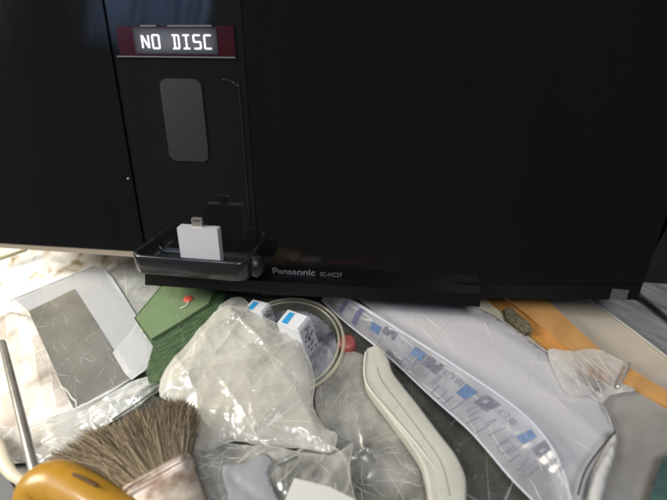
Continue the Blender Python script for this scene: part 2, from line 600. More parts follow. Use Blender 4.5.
# sunken dock panel with rounded shoulder
bm = bmesh.new()
box(bm, (-0.1345, 0.0035, 0.020), (-0.0420, 0.0115, ZT))
bevel(bm, 0.0012, 2)
panel = link('dock_panel', bm, m_panel, st)
# thin raised door outline on the dock panel
bm = bmesh.new()
line = [(-0.0580, 0.0030, 0.1490), (-0.0520, 0.0030, 0.1480), (-0.0485, 0.0030, 0.144), (-0.0470, 0.0030, 0.138), (-0.0468, 0.0030, 0.045)]
tube(bm, smoothline(line, 5), 0.00035, 6)
link('panel_seam', bm, mat('seam_grey', (0.02, 0.02, 0.022), 0.25), panel, True)
# grey rubber pad
def rrect(x0, x1, z0, z1, r, y, n=5, shear=0.0):
    pts = []
    for cx_, cz, a0 in ((x1 - r, z0 + r, -90), (x1 - r, z1 - r, 0), (x0 + r, z1 - r, 90), (x0 + r, z0 + r, 180)):
        for k in range(n + 1):
            a = math.radians(a0 + 90 * k / n)
            zz = cz + r * math.sin(a)
            pts.append((cx_ + r * math.cos(a) + shear * (zz - z0), y, zz))
    return pts
bm = bmesh.new()
prism(bm, rrect(-0.1035, -0.0735, 0.0925, 0.1490, 0.0055, 0.0026), (0, 0.0014, 0))
link('back_pad', bm, mat('grey_rubber', (0.013, 0.014, 0.016), 0.5, vary=0.2, vscale=60), panel)
# display
disp_bm = bmesh.new()
box(disp_bm, (-0.1290, 0.0024, 0.1635), (-0.0478, 0.0034, 0.1815))
disp = link('display_window', disp_bm, None or mat('display_red', (0.022, 0.003, 0.005), 0.2, spec=0.4, emis=(0.30, 0.02, 0.05), estr=0.025), st)
# lit middle of the display: soft backlight fading to its ends
m_bl = bpy.data.materials.new('backlight')
m_bl.use_nodes = True
nt = m_bl.node_tree
b = nt.nodes['Principled BSDF']
b.inputs['Base Color'].default_value = (0.02, 0.02, 0.025, 1)
b.inputs['Roughness'].default_value = 0.3
tc = nt.nodes.new('ShaderNodeTexCoord')
sx = nt.nodes.new('ShaderNodeSeparateXYZ')
nt.links.new(tc.outputs['Generated'], sx.inputs[0])
def bumpfn(sock, p):
    a = nt.nodes.new('ShaderNodeMath'); a.operation = 'SUBTRACT'; a.inputs[1].default_value = 0.5
    nt.links.new(sock, a.inputs[0])
    c = nt.nodes.new('ShaderNodeMath'); c.operation = 'ABSOLUTE'
    nt.links.new(a.outputs[0], c.inputs[0])
    d = nt.nodes.new('ShaderNodeMath'); d.operation = 'MULTIPLY'; d.inputs[1].default_value = 2
    nt.links.new(c.outputs[0], d.inputs[0])
    e = nt.nodes.new('ShaderNodeMath'); e.operation = 'POWER'; e.inputs[1].default_value = p
    nt.links.new(d.outputs[0], e.inputs[0])
    g = nt.nodes.new('ShaderNodeMath'); g.operation = 'SUBTRACT'; g.inputs[0].default_value = 1
    nt.links.new(e.outputs[0], g.inputs[1])
    return g.outputs[0]
mu = nt.nodes.new('ShaderNodeMath'); mu.operation = 'MULTIPLY'
nt.links.new(bumpfn(sx.outputs['X'], 6), mu.inputs[0])
nt.links.new(bumpfn(sx.outputs['Z'], 2.5), mu.inputs[1])
m3_ = nt.nodes.new('ShaderNodeMath'); m3_.operation = 'MULTIPLY'; m3_.inputs[1].default_value = 0.11
nt.links.new(mu.outputs[0], m3_.inputs[0])
b.inputs['Emission Color'].default_value = (0.85, 0.87, 1.0, 1)
nt.links.new(m3_.outputs[0], b.inputs['Emission Strength'])
bm = bmesh.new()
box(bm, (-0.1170, 0.0019, 0.1645), (-0.0590, 0.0023, 0.1805))
link('backlight', bm, m_bl, disp)
# characters, built from segments
m_seg = mat('lit_segments', (0.9, 0.9, 0.9), 0.5, emis=(0.93, 0.95, 1.0), estr=1.25)
bm = bmesh.new()
cw, chh, th = 0.0045, 0.0080, 0.0008
def seg(x, z, a, b_):
    (x0, z0), (x1, z1) = a, b_
    p0 = Vector((x + x0 * cw, 0, z + z0 * chh)); p1 = Vector((x + x1 * cw, 0, z + z1 * chh))
    d = (p1 - p0).normalized(); s = Vector((-d.z, 0, d.x)) * th * 0.5
    g = d * th * 0.15
    prism(bm, [p + Vector((0, 0.0013, 0)) for p in (p0 + g + s, p0 + g - s, p1 - g - s, p1 - g + s)], (0, 0.0005, 0))
GL = {'N': [((0, 0), (0, .5)), ((0, .5), (0, 1)), ((1, 0), (1, .5)), ((1, .5), (1, 1)), ((.08, .95), (.92, .05))],
      'O': [((0, 0), (0, .5)), ((0, .5), (0, 1)), ((1, 0), (1, .5)), ((1, .5), (1, 1)), ((0, 0), (1, 0)), ((0, 1), (1, 1))],
      'D': [((.35, 0), (.35, .5)), ((.35, .5), (.35, 1)), ((1, 0), (1, .5)), ((1, .5), (1, 1)), ((0, 0), (1, 0)), ((0, 1), (1, 1))],
      'I': [((.5, 0), (.5, .5)), ((.5, .5), (.5, 1)), ((0, 0), (1, 0)), ((0, 1), (1, 1))],
      'S': [((0, .5), (0, 1)), ((1, 0), (1, .5)), ((0, 0), (1, 0)), ((0, .5), (1, .5)), ((0, 1), (1, 1))],
      'C': [((0, 0), (0, .5)), ((0, .5), (0, 1)), ((0, 0), (1, 0)), ((0, 1), (1, 1))]}
for i, ch in enumerate('NO DISC'):
    if ch == ' ': continue
    x = -0.1110 + i * 0.0074 - (0.0 if i < 3 else 0.0010)
    for a, b_ in GL[ch]: seg(x, 0.1680, a, b_)
link('display_text', bm, m_seg, disp)
# bright frame lines
bm = bmesh.new()
for x0, x1, z in ((-0.1110, -0.1000, 0.1812), (-0.0920, -0.0620, 0.1812)):
    box(bm, (x0, 0.0014, z), (x1, 0.0022, z + 0.0007))
box(bm, (-0.1310, 0.0014, 0.1625), (-0.0478, 0.0022, 0.1631))
link('display_frame', bm, mat('frame_line', (0.14, 0.14, 0.15), 0.3, emis=(0.8, 0.85, 0.9), estr=0.06), disp)
# tiny mark left of the panel
bm = bmesh.new()
bmesh.ops.create_uvsphere(bm, u_segments=10, v_segments=6, radius=0.0009)
o = link('indicator_dot', bm, mat('dot_grey', (0.35, 0.35, 0.35), 0.3), st, True, (-0.1385, -0.0003, 0.0775))
# brand name and model number printed on the right wing
m_logo = mat('silver_print', (0.17, 0.175, 0.19), 0.5)
lg = text_mesh('logo', 'Panasonic', 0.0078, m_logo, st, (-0.0305, -0.0004, 0.0070), 0.0002, 0.00012, width=0.0335)
lg.rotation_euler = (0, -math.radians(2.2), 0)
lg = text_mesh('model_number', 'SC-HC27', 0.0046, mat('dim_print', (0.13, 0.13, 0.14), 0.5), st, (0.0065, -0.0004, 0.0085), 0.0002, 0.0, width=0.0170)
lg.rotation_euler = (0, -math.radians(2.2), 0)
# small grey sticker on the lower band
bm = bmesh.new()
prism(bm, [tuple(F(x, y, 0.0004)) for x, y in ((612.5, 289), (629, 290.5), (626, 300.5), (609.5, 299.5))], (0, 0.0006, 0))
link('sticker', bm, mat('sticker_grey', (0.11, 0.115, 0.12), 0.6, vary=0.5, vscale=500), band)
for o_ in (panel, disp): o_.location.y = -0.0022
# dock tray: hollow scoop with rounded corners and thick rim
def tray():
    bm = bmesh.new()
    x0, x1, y0, y1, z0, z1, r = -0.1290, -0.0395, -0.0320, 0.0032, 0.0150, 0.0300, 0.009
    def ring(ins, z, lean=0.0):
        pts = []
        xa, xb, ya, yb = x0 + ins, x1 - ins, y0 + ins, y1 - ins * 0.3
        rr = max(0.003, r - ins * 0.5)
        for cx_, cy_, a0, rad in ((xb - rr, ya + rr, -90, rr), (xb - .001, yb - .001, 0, .001), (xa + .001, yb - .001, 90, .001), (xa + rr, ya + rr, 180, rr)):
            for k in range(7):
                a = math.radians(a0 + 90 * k / 6)
                pts.append(bm.verts.new((cx_ + rad * math.cos(a), cy_ + rad * math.sin(a), z)))
        return pts
    rings = [ring(0.0012, z0), ring(0.0004, z0 + 0.0008), ring(0.0, z1 - 0.0015), ring(0.0004, z1 - 0.0004), ring(0.0012, z1), ring(0.0026, z1), ring(0.0034, z1 - 0.0006),
             ring(0.0045, z1 - 0.004), ring(0.0075, z0 + 0.005), ring(0.011, z0 + 0.0035)]
    for a, b_ in zip(rings, rings[1:]):
        n = len(a)
        for i in range(n): bm.faces.new((a[i], a[(i + 1) % n], b_[(i + 1) % n], b_[i]))
    bm.faces.new(rings[0][::-1]); bm.faces.new(rings[-1])
    return bm
tr = link('dock_tray', tray(), mat('tray_black', (0.014, 0.016, 0.018), 0.22, spec=0.6, bump=0.1, bscale=700, bdist=0.0003), st, True)
md = tr.modifiers.new('edges', 'EDGE_SPLIT'); md.split_angle = math.radians(50)
# rocker knob at the tray's right end
bm = bmesh.new()
bmesh.ops.create_uvsphere(bm, u_segments=20, v_segments=12, radius=1)
bmesh.ops.scale(bm, vec=(0.0062, 0.0075, 0.0085), verts=bm.verts)
link('tray_latch', bm, m_matblack, tr, True, (-0.0372, -0.0175, 0.0215))
bm = bmesh.new()
box(bm, (-0.0870, -0.0300, 0.0195), (-0.0640, -0.010, 0.0235))
bevel(bm, 0.0012)
link('connector_plinth', bm, m_matblack, tr)
# foot below, with the wedge that carries it
bm = bmesh.new()
pts = [F(145, 274, 0.014), F(145, 285, 0.014), F(312, 296.5, 0.014), F(480, 307, 0.014), F(481, 294, 0.014)]
prism(bm, [tuple(p) for p in pts], (0, 0.060, 0))
bevel(bm, 0.0016, 3)
foot = link('foot', bm, mat('foot_black', (0.005, 0.005, 0.006), 0.3, spec=0.3), st)
bm = bmesh.new()   # wedge in local coordinates: its lowest edge rests on the counter
zloc = lambda y: (-ORG.z + y * 0.36087152) / 0.93261554      # local z of the counter plane at local y
prism(bm, [(-0.10, 0.030, -0.004), (-0.10, 0.085, 0.008), (-0.10, 0.085, zloc(0.085)), (-0.10, 0.030, zloc(0.030))], (0.19, 0, 0))
link('wedge', bm, m_matblack, st)

# charging adapter standing in the tray
ad = empty('charging_adapter', ORG, (-math.radians(21.153728), 0, 0))
tag(ad, 'small white plug adapter with a metal tip, standing upright in the black dock tray', 'adapter')
bm = bmesh.new()
prism(bm, rrect(-0.0905, -0.0605, 0.0232, 0.0525, 0.0012, -0.0272, 3), (0, 0.0062, 0))
bevel(bm, 0.0006, 2)
link('shell', bm, mat('white_plastic', (0.50, 0.50, 0.53), 0.35), ad)
bm = bmesh.new()
prism(bm, rrect(-0.0800, -0.0722, 0.0524, 0.0592, 0.0012, -0.0252, 4), (0, 0.0022, 0))
pl = link('plug', bm, mat('plug_metal', (0.62, 0.60, 0.54), 0.3, metal=0.8), ad)
bm = bmesh.new()
for k in range(6):
    box(bm, (-0.0788 + k * 0.00095, -0.0254, 0.0565), (-0.0783 + k * 0.00095, -0.0250, 0.0582))
link('contact', bm, mat('contact_gold', (0.25, 0.20, 0.12), 0.3, metal=0.8), pl)

m_wr = film('fold_glint', (0.95, 0.94, 0.90), 0.75, 0.15, 0.0, cloud=0.1, transl=0.1)  # bright film for the drawn-on highlights along folds

# ================================================================== right side: case, planks, boards
bm = bmesh.new()
a = P(637, 281.5, 0.0185); b_ = P(720, 288, 0.0185)
prism(bm, [a, b_, b_ + Vector((0.02, 0.2, 0)), a + Vector((0.02, 0.2, 0))], (0, 0, 0.3))
bevel(bm, 0.002)
tag(link('equipment_case', bm, mat('case_black', (0.010, 0.011, 0.011), 0.45, bump=0.2)), 'matt black case standing on the grey boards right of the stereo', 'case')

def wood_mat():
    m = mat('weathered_wood', (0.36, 0.35, 0.33), 0.6)
    nt = m.node_tree
    b = nt.nodes['Principled BSDF']
    tc = nt.nodes.new('ShaderNodeTexCoord')
    mp = nt.nodes.new('ShaderNodeMapping')
    dv = P(667, 358) - P(586, 298)
    mp.vector_type = 'TEXTURE'
    mp.inputs['Rotation'].default_value = (0, 0, math.atan2(dv.y, dv.x) + 0.25)
    mp.inputs['Scale'].default_value = (1 / 14, 1 / 120, 1)
    nt.links.new(tc.outputs['Object'], mp.inputs['Vector'])
    n = nt.nodes.new('ShaderNodeTexNoise')
    n.inputs['Scale'].default_value = 1
    n.inputs['Detail'].default_value = 8
    n.inputs['Roughness'].default_value = 0.7
    nt.links.new(mp.outputs['Vector'], n.inputs['Vector'])
    r = nt.nodes.new('ShaderNodeValToRGB')
    r.color_ramp.elements[0].position = 0.32; r.color_ramp.elements[0].color = (0.11, 0.11, 0.115, 1)
    r.color_ramp.elements[1].position = 0.62; r.color_ramp.elements[1].color = (0.36, 0.355, 0.35, 1)
    nt.links.new(n.outputs['Fac'], r.inputs['Fac'])
    nt.links.new(r.outputs['Color'], b.inputs['Base Color'])
    bp = nt.nodes.new('ShaderNodeBump'); bp.inputs['Strength'].default_value = 0.4; bp.inputs['Distance'].default_value = 0.001
    nt.links.new(n.outputs['Fac'], bp.inputs['Height']); nt.links.new(bp.outputs['Normal'], b.inputs['Normal'])
    return m
m_ww = wood_mat()
bm = slab([(560, 290), (637, 297), (690, 334), (760, 400), (700, 400), (667, 372), (620, 330)], 0.0004, 0.010)
bevel(bm, 0.0008)
tag(link('wooden_board', bm, m_ww), 'weathered grey board between the beige strip and the black cable', 'board', 'weathered grey boards')
bm = slab([(612, 268), (720, 268), (800, 380), (760, 380), (667, 314), (643, 295)], 0.0004, 0.018)
bevel(bm, 0.0008)
tag(link('wooden_board', bm, m_ww), 'weathered grey board at the right edge, behind the black cable', 'board', 'weathered grey boards')
bm = bmesh.new()
tube(bm, smoothline([P(610, 288, 0.014), P(640, 296.5, 0.014), P(667, 317, 0.014), P(700, 345, 0.014), P(750, 390, 0.012)], 8), 0.0031, 12)
tag(link('power_cable', bm, mat('cable_black', (0.010, 0.010, 0.010), 0.5), None, True), 'black cable running along the gap between the grey boards', 'cable')

# beige strip
bm = slab([(510, 285), (584, 291), (586, 298), (625, 326), (667, 358), (720, 400), (720, 432), (667, 397), (600, 350), (535, 299)], 0.0105, 0.0125)
bevel(bm, 0.0005)
tag(link('beige_strip', bm, scratched(mat('beige_card', (0.60, 0.52, 0.41), 0.45, vary=0.12, vscale=20), (0.8, 0.75, 0.66), SC[2:])),
    'long flat beige strip lying between the orange board and the grey wood', 'strip')
bm = bmesh.new()
tube(bm, smoothline([P(584, 296, 0.0135), P(625, 325, 0.0135), P(668, 358, 0.0135), P(715, 397, 0.0135)], 8), 0.0011, 8)
tag(link('white_rod', bm, mat('pale_edge', (0.50, 0.48, 0.43), 0.4), None, True), 'thin whitish rod along the edge of the beige strip beside the grey board', 'rod')

# orange board with pale chamfered edge
ob = empty('orange_board', P(560, 340, 0.0))
tag(ob, 'bright orange wooden board with a cream front edge under the right end of the stereo', 'board')
def rel(o, e):
    o.parent = e
    o.matrix_parent_inverse = Matrix.Translation(-Vector(e.location))
    return o
m_or = mat('orange_wood', (0.60, 0.285, 0.075), 0.42, vary=0.45, vscale=22, bump=0.1, bscale=80)
rel(link('face', slab([(470, 286), (500, 292), (600, 364), (667, 403), (667, 408), (592, 376), (541, 345), (487, 299)], 0.0125, 0.0205), m_or), ob)
rel(link('raised_rail', slab([(497, 288), (537, 291), (601, 350), (640, 374), (667, 391), (667, 407), (620, 383), (585, 362), (504, 296)], 0.0130, 0.0235), mat('orange_rail', (0.68, 0.36, 0.125), 0.4, vary=0.35, vscale=26)), ob)
rel(link('front_edge', slab([(470, 292), (487, 299), (541, 345), (565, 365), (558, 366), (530, 346), (480, 309), (468, 300)], 0.004, 0.019), mat('cream_edge', (0.62, 0.56, 0.40), 0.5, vary=0.15, vscale=40)), ob)
# little wire brush / dark pad on the board's edge
bm = slab([(504, 309), (511, 307), (530, 324), (532, 331), (525, 333), (507, 318)], 0.0208, 0.0255)
bevel(bm, 0.001)
tag(link('scouring_pad', bm, mat('pad_olive', (0.26, 0.22, 0.13), 0.9, bump=1.0, bscale=700, vary=0.6, vscale=400, bdist=0.002)), 'small rough olive-brown pad on the cream edge of the orange board', 'pad')

# ================================================================== grey milky sheets on the right
f_grey = film('grey_film', (0.69, 0.675, 0.685), 0.88, 0.28, 0.08, 30, cloud=0.05, cscale=12, transl=0.12)
m_dull = mat('dull_beige_plastic', (0.36, 0.34, 0.31), 0.45, vary=0.28, vscale=26, bump=0.1, bscale=20, bdist=0.002)
bm = patch([(596, 396), (612, 384), (640, 393), (672, 405), (720, 436), (700, 520), (665, 470), (654, 500), (640, 560), (560, 560), (585, 500), (610, 450)], lambda p, d: 0.0205 + 0.0045 * max(0, min(1, (p.y - P(620, 425).y) / 0.02)) + 0.0008 * noise.noise(p * 22) + 0.0006 * noise.noise(p * 70), 0.004, 0.2, 0.021)
tag(solid(link('plastic_cover', bm, m_dull, None, True), 0.001), 'dull grey-beige plastic cover lying flat in the lower right', 'cover')
outline = smooth_poly([(352, 290), (400, 292), (480, 306), (532, 340), (582, 374), (603, 402), (614, 432), (611, 470), (600, 505), (588, 560), (565, 560), (560, 500), (545, 456), (520, 424), (470, 383), (410, 341), (372, 308)], 4)
SH = [(P(470, 340), (P(600, 420) - P(400, 300)).normalized().xy, 0.16, 0.006, 0.6), (P(500, 330), (P(590, 372) - P(420, 305)).normalized().xy, 0.14, 0.0016, 0.9), (P(560, 430), (P(600, 470) - P(500, 380)).normalized().xy, 0.07, 0.003, 0.8)]
def gz(p, d):
    return 0.0235 + 0.0035 * (1 - math.exp(-d / 0.012)) + 0.003 * noise.noise(Vector((p.x * 14 - p.y * 14, (p.x + p.y) * 5, 0))) + fold_height(p, SH)
bm = patch(outline, gz, 0.0035, 0.2, 0.026)
tag(solid(link('plastic_sheet', bm, f_grey, None, True), 0.0004), 'large smooth milky grey plastic sheet with a curved right edge', 'plastic sheet')
sheet_obj = bpy.data.objects['plastic_sheet']
glints_scuffs(sheet_obj, outline, gz, 0.026, 26, 31, m_wr, (300, 180), 0.0003, 0.0003, 3.5, 0.15)
# crumpled clear film across the orange board
wrap_out = smooth_poly([(548, 350), (570, 352), (590, 349), (606, 353), (628, 364), (621, 377), (636, 389), (612, 393), (602, 402), (588, 395), (570, 396), (556, 376)], 3)
tag(crumpled('clear_wrap', wrap_out, bagz(0.0272, 0.0008, 3.3, 0.0035, 0.01, (600, 385), 0.04, 70), 0.028, 0.0012,
    film('clear_wrap', (0.95, 0.92, 0.87), 0.22, 0.14, 0.1, 90, cloud=0.22, cscale=60, transl=0.1, graze=0.4), 40, 17, m_wr, (540, 330), lmul=1.3, bend=0.3), 'shiny crumpled clear wrap across the orange board at right', 'wrap')
bm = bmesh.new()
tube(bm, smoothline([P(629, 364, 0.031), P(626, 373, 0.032), P(617, 388, 0.030)], 5), 0.0009, 8)
tag(link('metal_pin', bm, mat('bright_pin', (0.85, 0.82, 0.72), 0.2, metal=0.7), None, True), 'short bright pin beside the crumpled clear wrap on the orange board', 'pin')
# white flap below the curved edge
bm = patch(smooth_poly([(615, 430), (616, 452), (608, 480), (598, 515), (585, 515), (590, 480), (603, 452)], 3), lambda p, d: 0.031 + min(d, 0.003), 0.003, 0.2, 0.031)
tag(solid(link('paper_flap', bm, mat('white_flap', (0.62, 0.61, 0.58), 0.5), None, True), 0.0004), 'narrow white flap along the curved edge of the milky sheet', 'flap')
bm = bmesh.new()
tube(bm, smoothline([P(615, 432, 0.034), P(598, 452, 0.035), P(585, 472, 0.035), P(578, 495, 0.034)], 5), 0.0006, 6)
tag(link('dark_wire', bm, mat('wire_dark', (0.08, 0.08, 0.08), 0.4), None, True), 'thin dark wire crossing the milky sheet near its curved edge', 'wire')

# ================================================================== printed clear sleeve
up_e = smoothline([P(330, 292, 0.030), P(356, 303, 0.031), P(400, 330, 0.033), (P(460, 368, 0.036)), P(520, 410, 0.039), P(552, 446, 0.039), P(568, 485, 0.037), P(575, 530, 0.034)], 8)
lo_e = smoothline([P(322, 300, 0.012), P(345, 322, 0.010), P(385, 354, 0.010), P(430, 396, 0.010), P(470, 432, 0.011), P(510, 478, 0.012), P(540, 510, 0.012), P(560, 550, 0.012)], 8)
def SL(u, v, off=0.0):
    k = u * (len(up_e) - 1)
    i = min(int(k), len(up_e) - 2)
    t = k - i
    a = up_e[i].lerp(up_e[i + 1], t)
    b2 = lo_e[i].lerp(lo_e[i + 1], t)
    p = a.lerp(b2, v)
    p.z += 0.0025 * math.sin(v * math.pi) + (0.0016 * noise.noise(Vector((u * 7, v * 3, 5))) + 0.0007 * noise.noise(Vector((u * 30, v * 6, 1)))) * min(1, v * 5, (1 - v) * 5)
    n = (Vector((0, 0, 1)) + Vector((-0.3, -0.35, 0))).normalized()
    return p + n * off
bm = bmesh.new()
NU, NV = 110, 26
g = [[bm.verts.new(SL(i / NU, j / NV)) for j in range(NV + 1)] for i in range(NU + 1)]
for i in range(NU):
    for j in range(NV): bm.faces.new((g[i][j], g[i + 1][j], g[i + 1][j + 1], g[i][j + 1]))
sleeve = solid(link('printed_sleeve', bm, film('sleeve_film', (0.66, 0.665, 0.72), 0.48, 0.22, 0.12, 60, cloud=0.22, cscale=40, transl=0.25), None, True), 0.0003)
tag(sleeve, 'long translucent plastic sleeve printed with blue and grey marks', 'plastic sleeve')
bm = bmesh.new()
rn = random.Random(4)
for k in range(26):
    u0, v0 = rn.uniform(.03, .9), rn.uniform(.05, .95)
    du, dv = rn.uniform(.03, .13), rn.gauss(0, .12)
    pts = [SL(min(.99, u0 + du * t / 14), max(.02, min(.98, v0 + dv * t / 14 + .03 * math.sin(t * .4 + k))), 0.0004) for t in range(15)]
    tube(bm, pts, [0.00025 * math.sin(math.pi * (t + .5) / 15) + .00002 for t in range(15)], 5, False)
link('glint_scuff_lines', bm, m_wr, sleeve, True)  # bright tubes drawn as highlights on the sleeve's folds
# folded bright hems
for nme, v in (('top_hem', 0.015), ('bottom_hem', 0.985)):
    bm = bmesh.new()
    tube(bm, [SL(i / 80, v, 0.0004) for i in range(81)], [(0.0022 - 0.0014 * i / 80) * (0.7 + 0.5 * abs(noise.noise(Vector((i * .2, v, 0))))) if nme == 'top_hem' else 0.0009 for i in range(81)], 8, True, 0.6)
    link(nme, bm, film(nme, (0.92, 0.92, 0.98), 0.85, 0.2, 0.1, cloud=0.1), sleeve, True)
def decal(bm, u0, u1, v0, v1, n=6):
    gg = [[bm.verts.new(SL(u0 + (u1 - u0) * i / n, v0 + (v1 - v0) * j / n, 0.0007)) for j in range(n + 1)] for i in range(n + 1)]
    for i in range(n):
        for j in range(n): bm.faces.new((gg[i][j], gg[i + 1][j], gg[i + 1][j + 1], gg[i][j + 1]))
m_blue = mat('blue_print', (0.15, 0.24, 0.43), 0.5, vary=0.35, vscale=400)
m_gprint = mat('grey_print', (0.22, 0.225, 0.29), 0.5, vary=0.4, vscale=500)
m_faint = mat('faint_print', (0.34, 0.35, 0.41), 0.5)
# positions along the sleeve of the repeating print
def proj(p):
    d = p - Vector((0, 0, CAMH))
    c = [WX[i] * d.x + WY[i] * d.y + WZ[i] * d.z for i in range(3)]
    return CX + FPX * c[0] / c[2], CY + FPX * c[1] / c[2]
def find(px, py):
    best = min(((proj(SL(i / 240, j / 24))[0] - px) ** 2 + (proj(SL(i / 240, j / 24))[1] - py) ** 2, i / 240, j / 24) for i in range(241) for j in range(25))
    return best[1], best[2]
def mark_quad(bm, c, w_, h_, ang, nx=1, ny=1, fill=1.0):
    """print mark centred on pixel c, following the sleeve"""
    u0, v0 = find(*c)
    for a in range(nx):
        for b2 in range(ny):
            if nx > 1 and (a + b2 * 2 + int(c[0])) % 5 == 0 and a in (1, 2): continue
            ua = u0 + w_ * ((a + 0.5) / nx - 0.5) ; va = v0 + h_ * ((b2 + 0.5) / ny - 0.5)
            du, dv = w_ / nx * fill / 2, h_ / ny * fill / 2
            decal(bm, ua - du, ua + du, max(0.02, va - dv), va + dv, 3 if nx == 1 else 1)
for (bx, by), (gx, gy) in (((376, 328), (389, 333)), ((417, 354), (433, 365)), ((467, 393), (487, 403)), ((526, 438), (541, 450))):
    bm = bmesh.new(); mark_quad(bm, (bx, by), 0.028, 0.30, 0); link('blue_mark', bm, m_blue, sleeve)
    bm = bmesh.new(); mark_quad(bm, (gx, gy), 0.036, 0.32, 0, 4, 3, 0.97); link('grey_mark', bm, m_gprint, sleeve)
    bm = bmesh.new()
    cu, cv = find(gx + 16, gy + 11)
    for k in range(10):
        a0 = k * 0.6283; a1 = a0 + 0.6283
        tube(bm, [SL(cu + math.cos(a0) * 0.011, cv + math.sin(a0) * 0.07, 0.0008), SL(cu + math.cos(a1) * 0.011, cv + math.sin(a1) * 0.07, 0.0008)], 0.0003, 4)
    for k in range(3):
        tube(bm, [SL(cu + 0.020 + k * 0.006, cv - .06, 0.0008), SL(cu + 0.022 + k * 0.006, cv + .06, 0.0008)], 0.0003, 4)
    link('line_mark', bm, m_faint, sleeve)
for px_, py_, w_, h_ in ((404, 372, .030, .26), (436, 394, .022, .24), (450, 404, .026, .28), (478, 424, .034, .26), (506, 446, .020, .24), (518, 462, .030, .22), (372, 345, .024, .2)):
    bm = bmesh.new()
    cu, cv = find(px_, py_)
    cv = min(cv, 0.80)
    rr_ = [(cu - w_ / 2, cv - h_ / 2), (cu + w_ / 2, cv - h_ / 2), (cu + w_ / 2, min(.96, cv + h_ / 2)), (cu - w_ / 2, min(.96, cv + h_ / 2))]
    for k in range(4):
        if (int(px_) + k) % 5 == 0: continue
        (ua, va), (ub, vb) = rr_[k], rr_[(k + 1) % 4]
        tube(bm, [SL(ua + (ub - ua) * t / 6, va + (vb - va) * t / 6, 0.0006) for t in range(7)], 0.00035, 5)
    link('frame_mark', bm, m_faint, sleeve, True)
bm = bmesh.new()
for u in (0.33, 0.35, 0.385, 0.41, 0.49, 0.515, 0.53, 0.57, 0.60, 0.63, 0.66, 0.70, 0.72, 0.74):
    decal(bm, u, u + random.uniform(0.003, 0.008), 0.46 + random.uniform(0, 0.06), 0.72 + random.uniform(0, 0.1), 3)
link('bar_marks', bm, mat('pale_bars', (0.27, 0.28, 0.34), 0.5), sleeve)
for u in (0.105, 0.165):
    bm = bmesh.new(); decal(bm, u, u + 0.016, 0.05, 0.85, 8); link('dark_stripe', bm, mat('stripe_violet', (0.17, 0.18, 0.30), 0.5, vary=0.3, vscale=200), sleeve)

# ================================================================== cream plastic handle
hn = empty('cream_handle', P(420, 430, 0.0))
tag(hn, 'cream coloured moulded plastic handle bent near its top, beside the printed sleeve', 'handle')
L = [(366, 349), (364, 372), (368, 388), (390, 418), (412, 448), (424, 470), (430, 505), (436, 530)]
R = [(378, 345), (388, 358), (394, 374), (416, 402), (440, 434), (456, 455), (466, 478), (466, 505)]
def resample(l, n=36):
    s = smoothline([(x, y, 0) for x, y in l], 12)
    return [s[int(i * (len(s) - 1) / n)] for i in range(n + 1)]
Lr, Rr = resample(L), resample(R)
bm = bmesh.new()
prof = [(0.0, -0.010), (0.0, -0.0012), (0.04, 0.0000), (0.12, 0.0002), (0.18, 0.0), (0.24, 0.0001), (0.34, 0.0004), (0.50, 0.0008), (0.55, 0.0008), (0.62, 0.0010), (0.90, 0.0012), (0.97, 0.0007), (1.0, -0.0010), (1.0, -0.010)]
rows = []
for i, (a, b_) in enumerate(zip(Lr, Rr)):
    taper = min(1, (i + 0.4) / 2.2) ** 0.5
    rows.append([])
    for t, h in prof:
        tt = 0.5 + (t - 0.5) * (0.75 + 0.25 * taper)
        q = a.lerp(b_, tt)
        rows[-1].append(bm.verts.new(P(q.x, q.y, 0.021) + Vector((0, 0, h * (taper if h > 0 else 1)))))
for r0, r1 in zip(rows, rows[1:]):
    for j in range(len(prof) - 1): bm.faces.new((r0[j], r0[j + 1], r1[j + 1], r1[j]))
    bm.faces.new((r0[-1], r0[0], r1[0], r1[-1]))
bm.faces.new(rows[0][::-1]); bm.faces.new(rows[-1])
m_cr = mat('cream_plastic', (0.56, 0.55, 0.47), 0.4, vary=0.14, vscale=60, bump=0.15, bscale=300)
scratched(m_cr, (0.34, 0.31, 0.24), ((160, .01, 60, .54, .4),))
o = rel(link('grip', bm, m_cr, None, True), hn)
md = o.modifiers.new('es', 'EDGE_SPLIT'); md.split_angle = math.radians(60)
bm = bmesh.new()
pts = []
for i in range(6, 33):
    q = Lr[i].lerp(Rr[i], 0.52); pts.append(P(q.x, q.y, 0.0222))
tube(bm, pts, 0.00016, 6)
rel(link('mould_seam', bm, mat('seam_brown', (0.30, 0.27, 0.18), 0.5), None, True), hn)
bm = bmesh.new()
pts = [P(q.x, q.y, 0.0210) for q in smoothline([(366, 352, 0), (364.5, 372, 0), (369, 388, 0), (390, 413, 0), (414, 441, 0), (442, 477, 0)], 8)]
tube(bm, pts, [0.0010] * (len(pts) - 8) + [0.0010 - 0.0001 * k for k in range(8)], 8)
rel(link('edge_bead', bm, mat('bead_cream', (0.64, 0.62, 0.52), 0.3), None, True), hn)

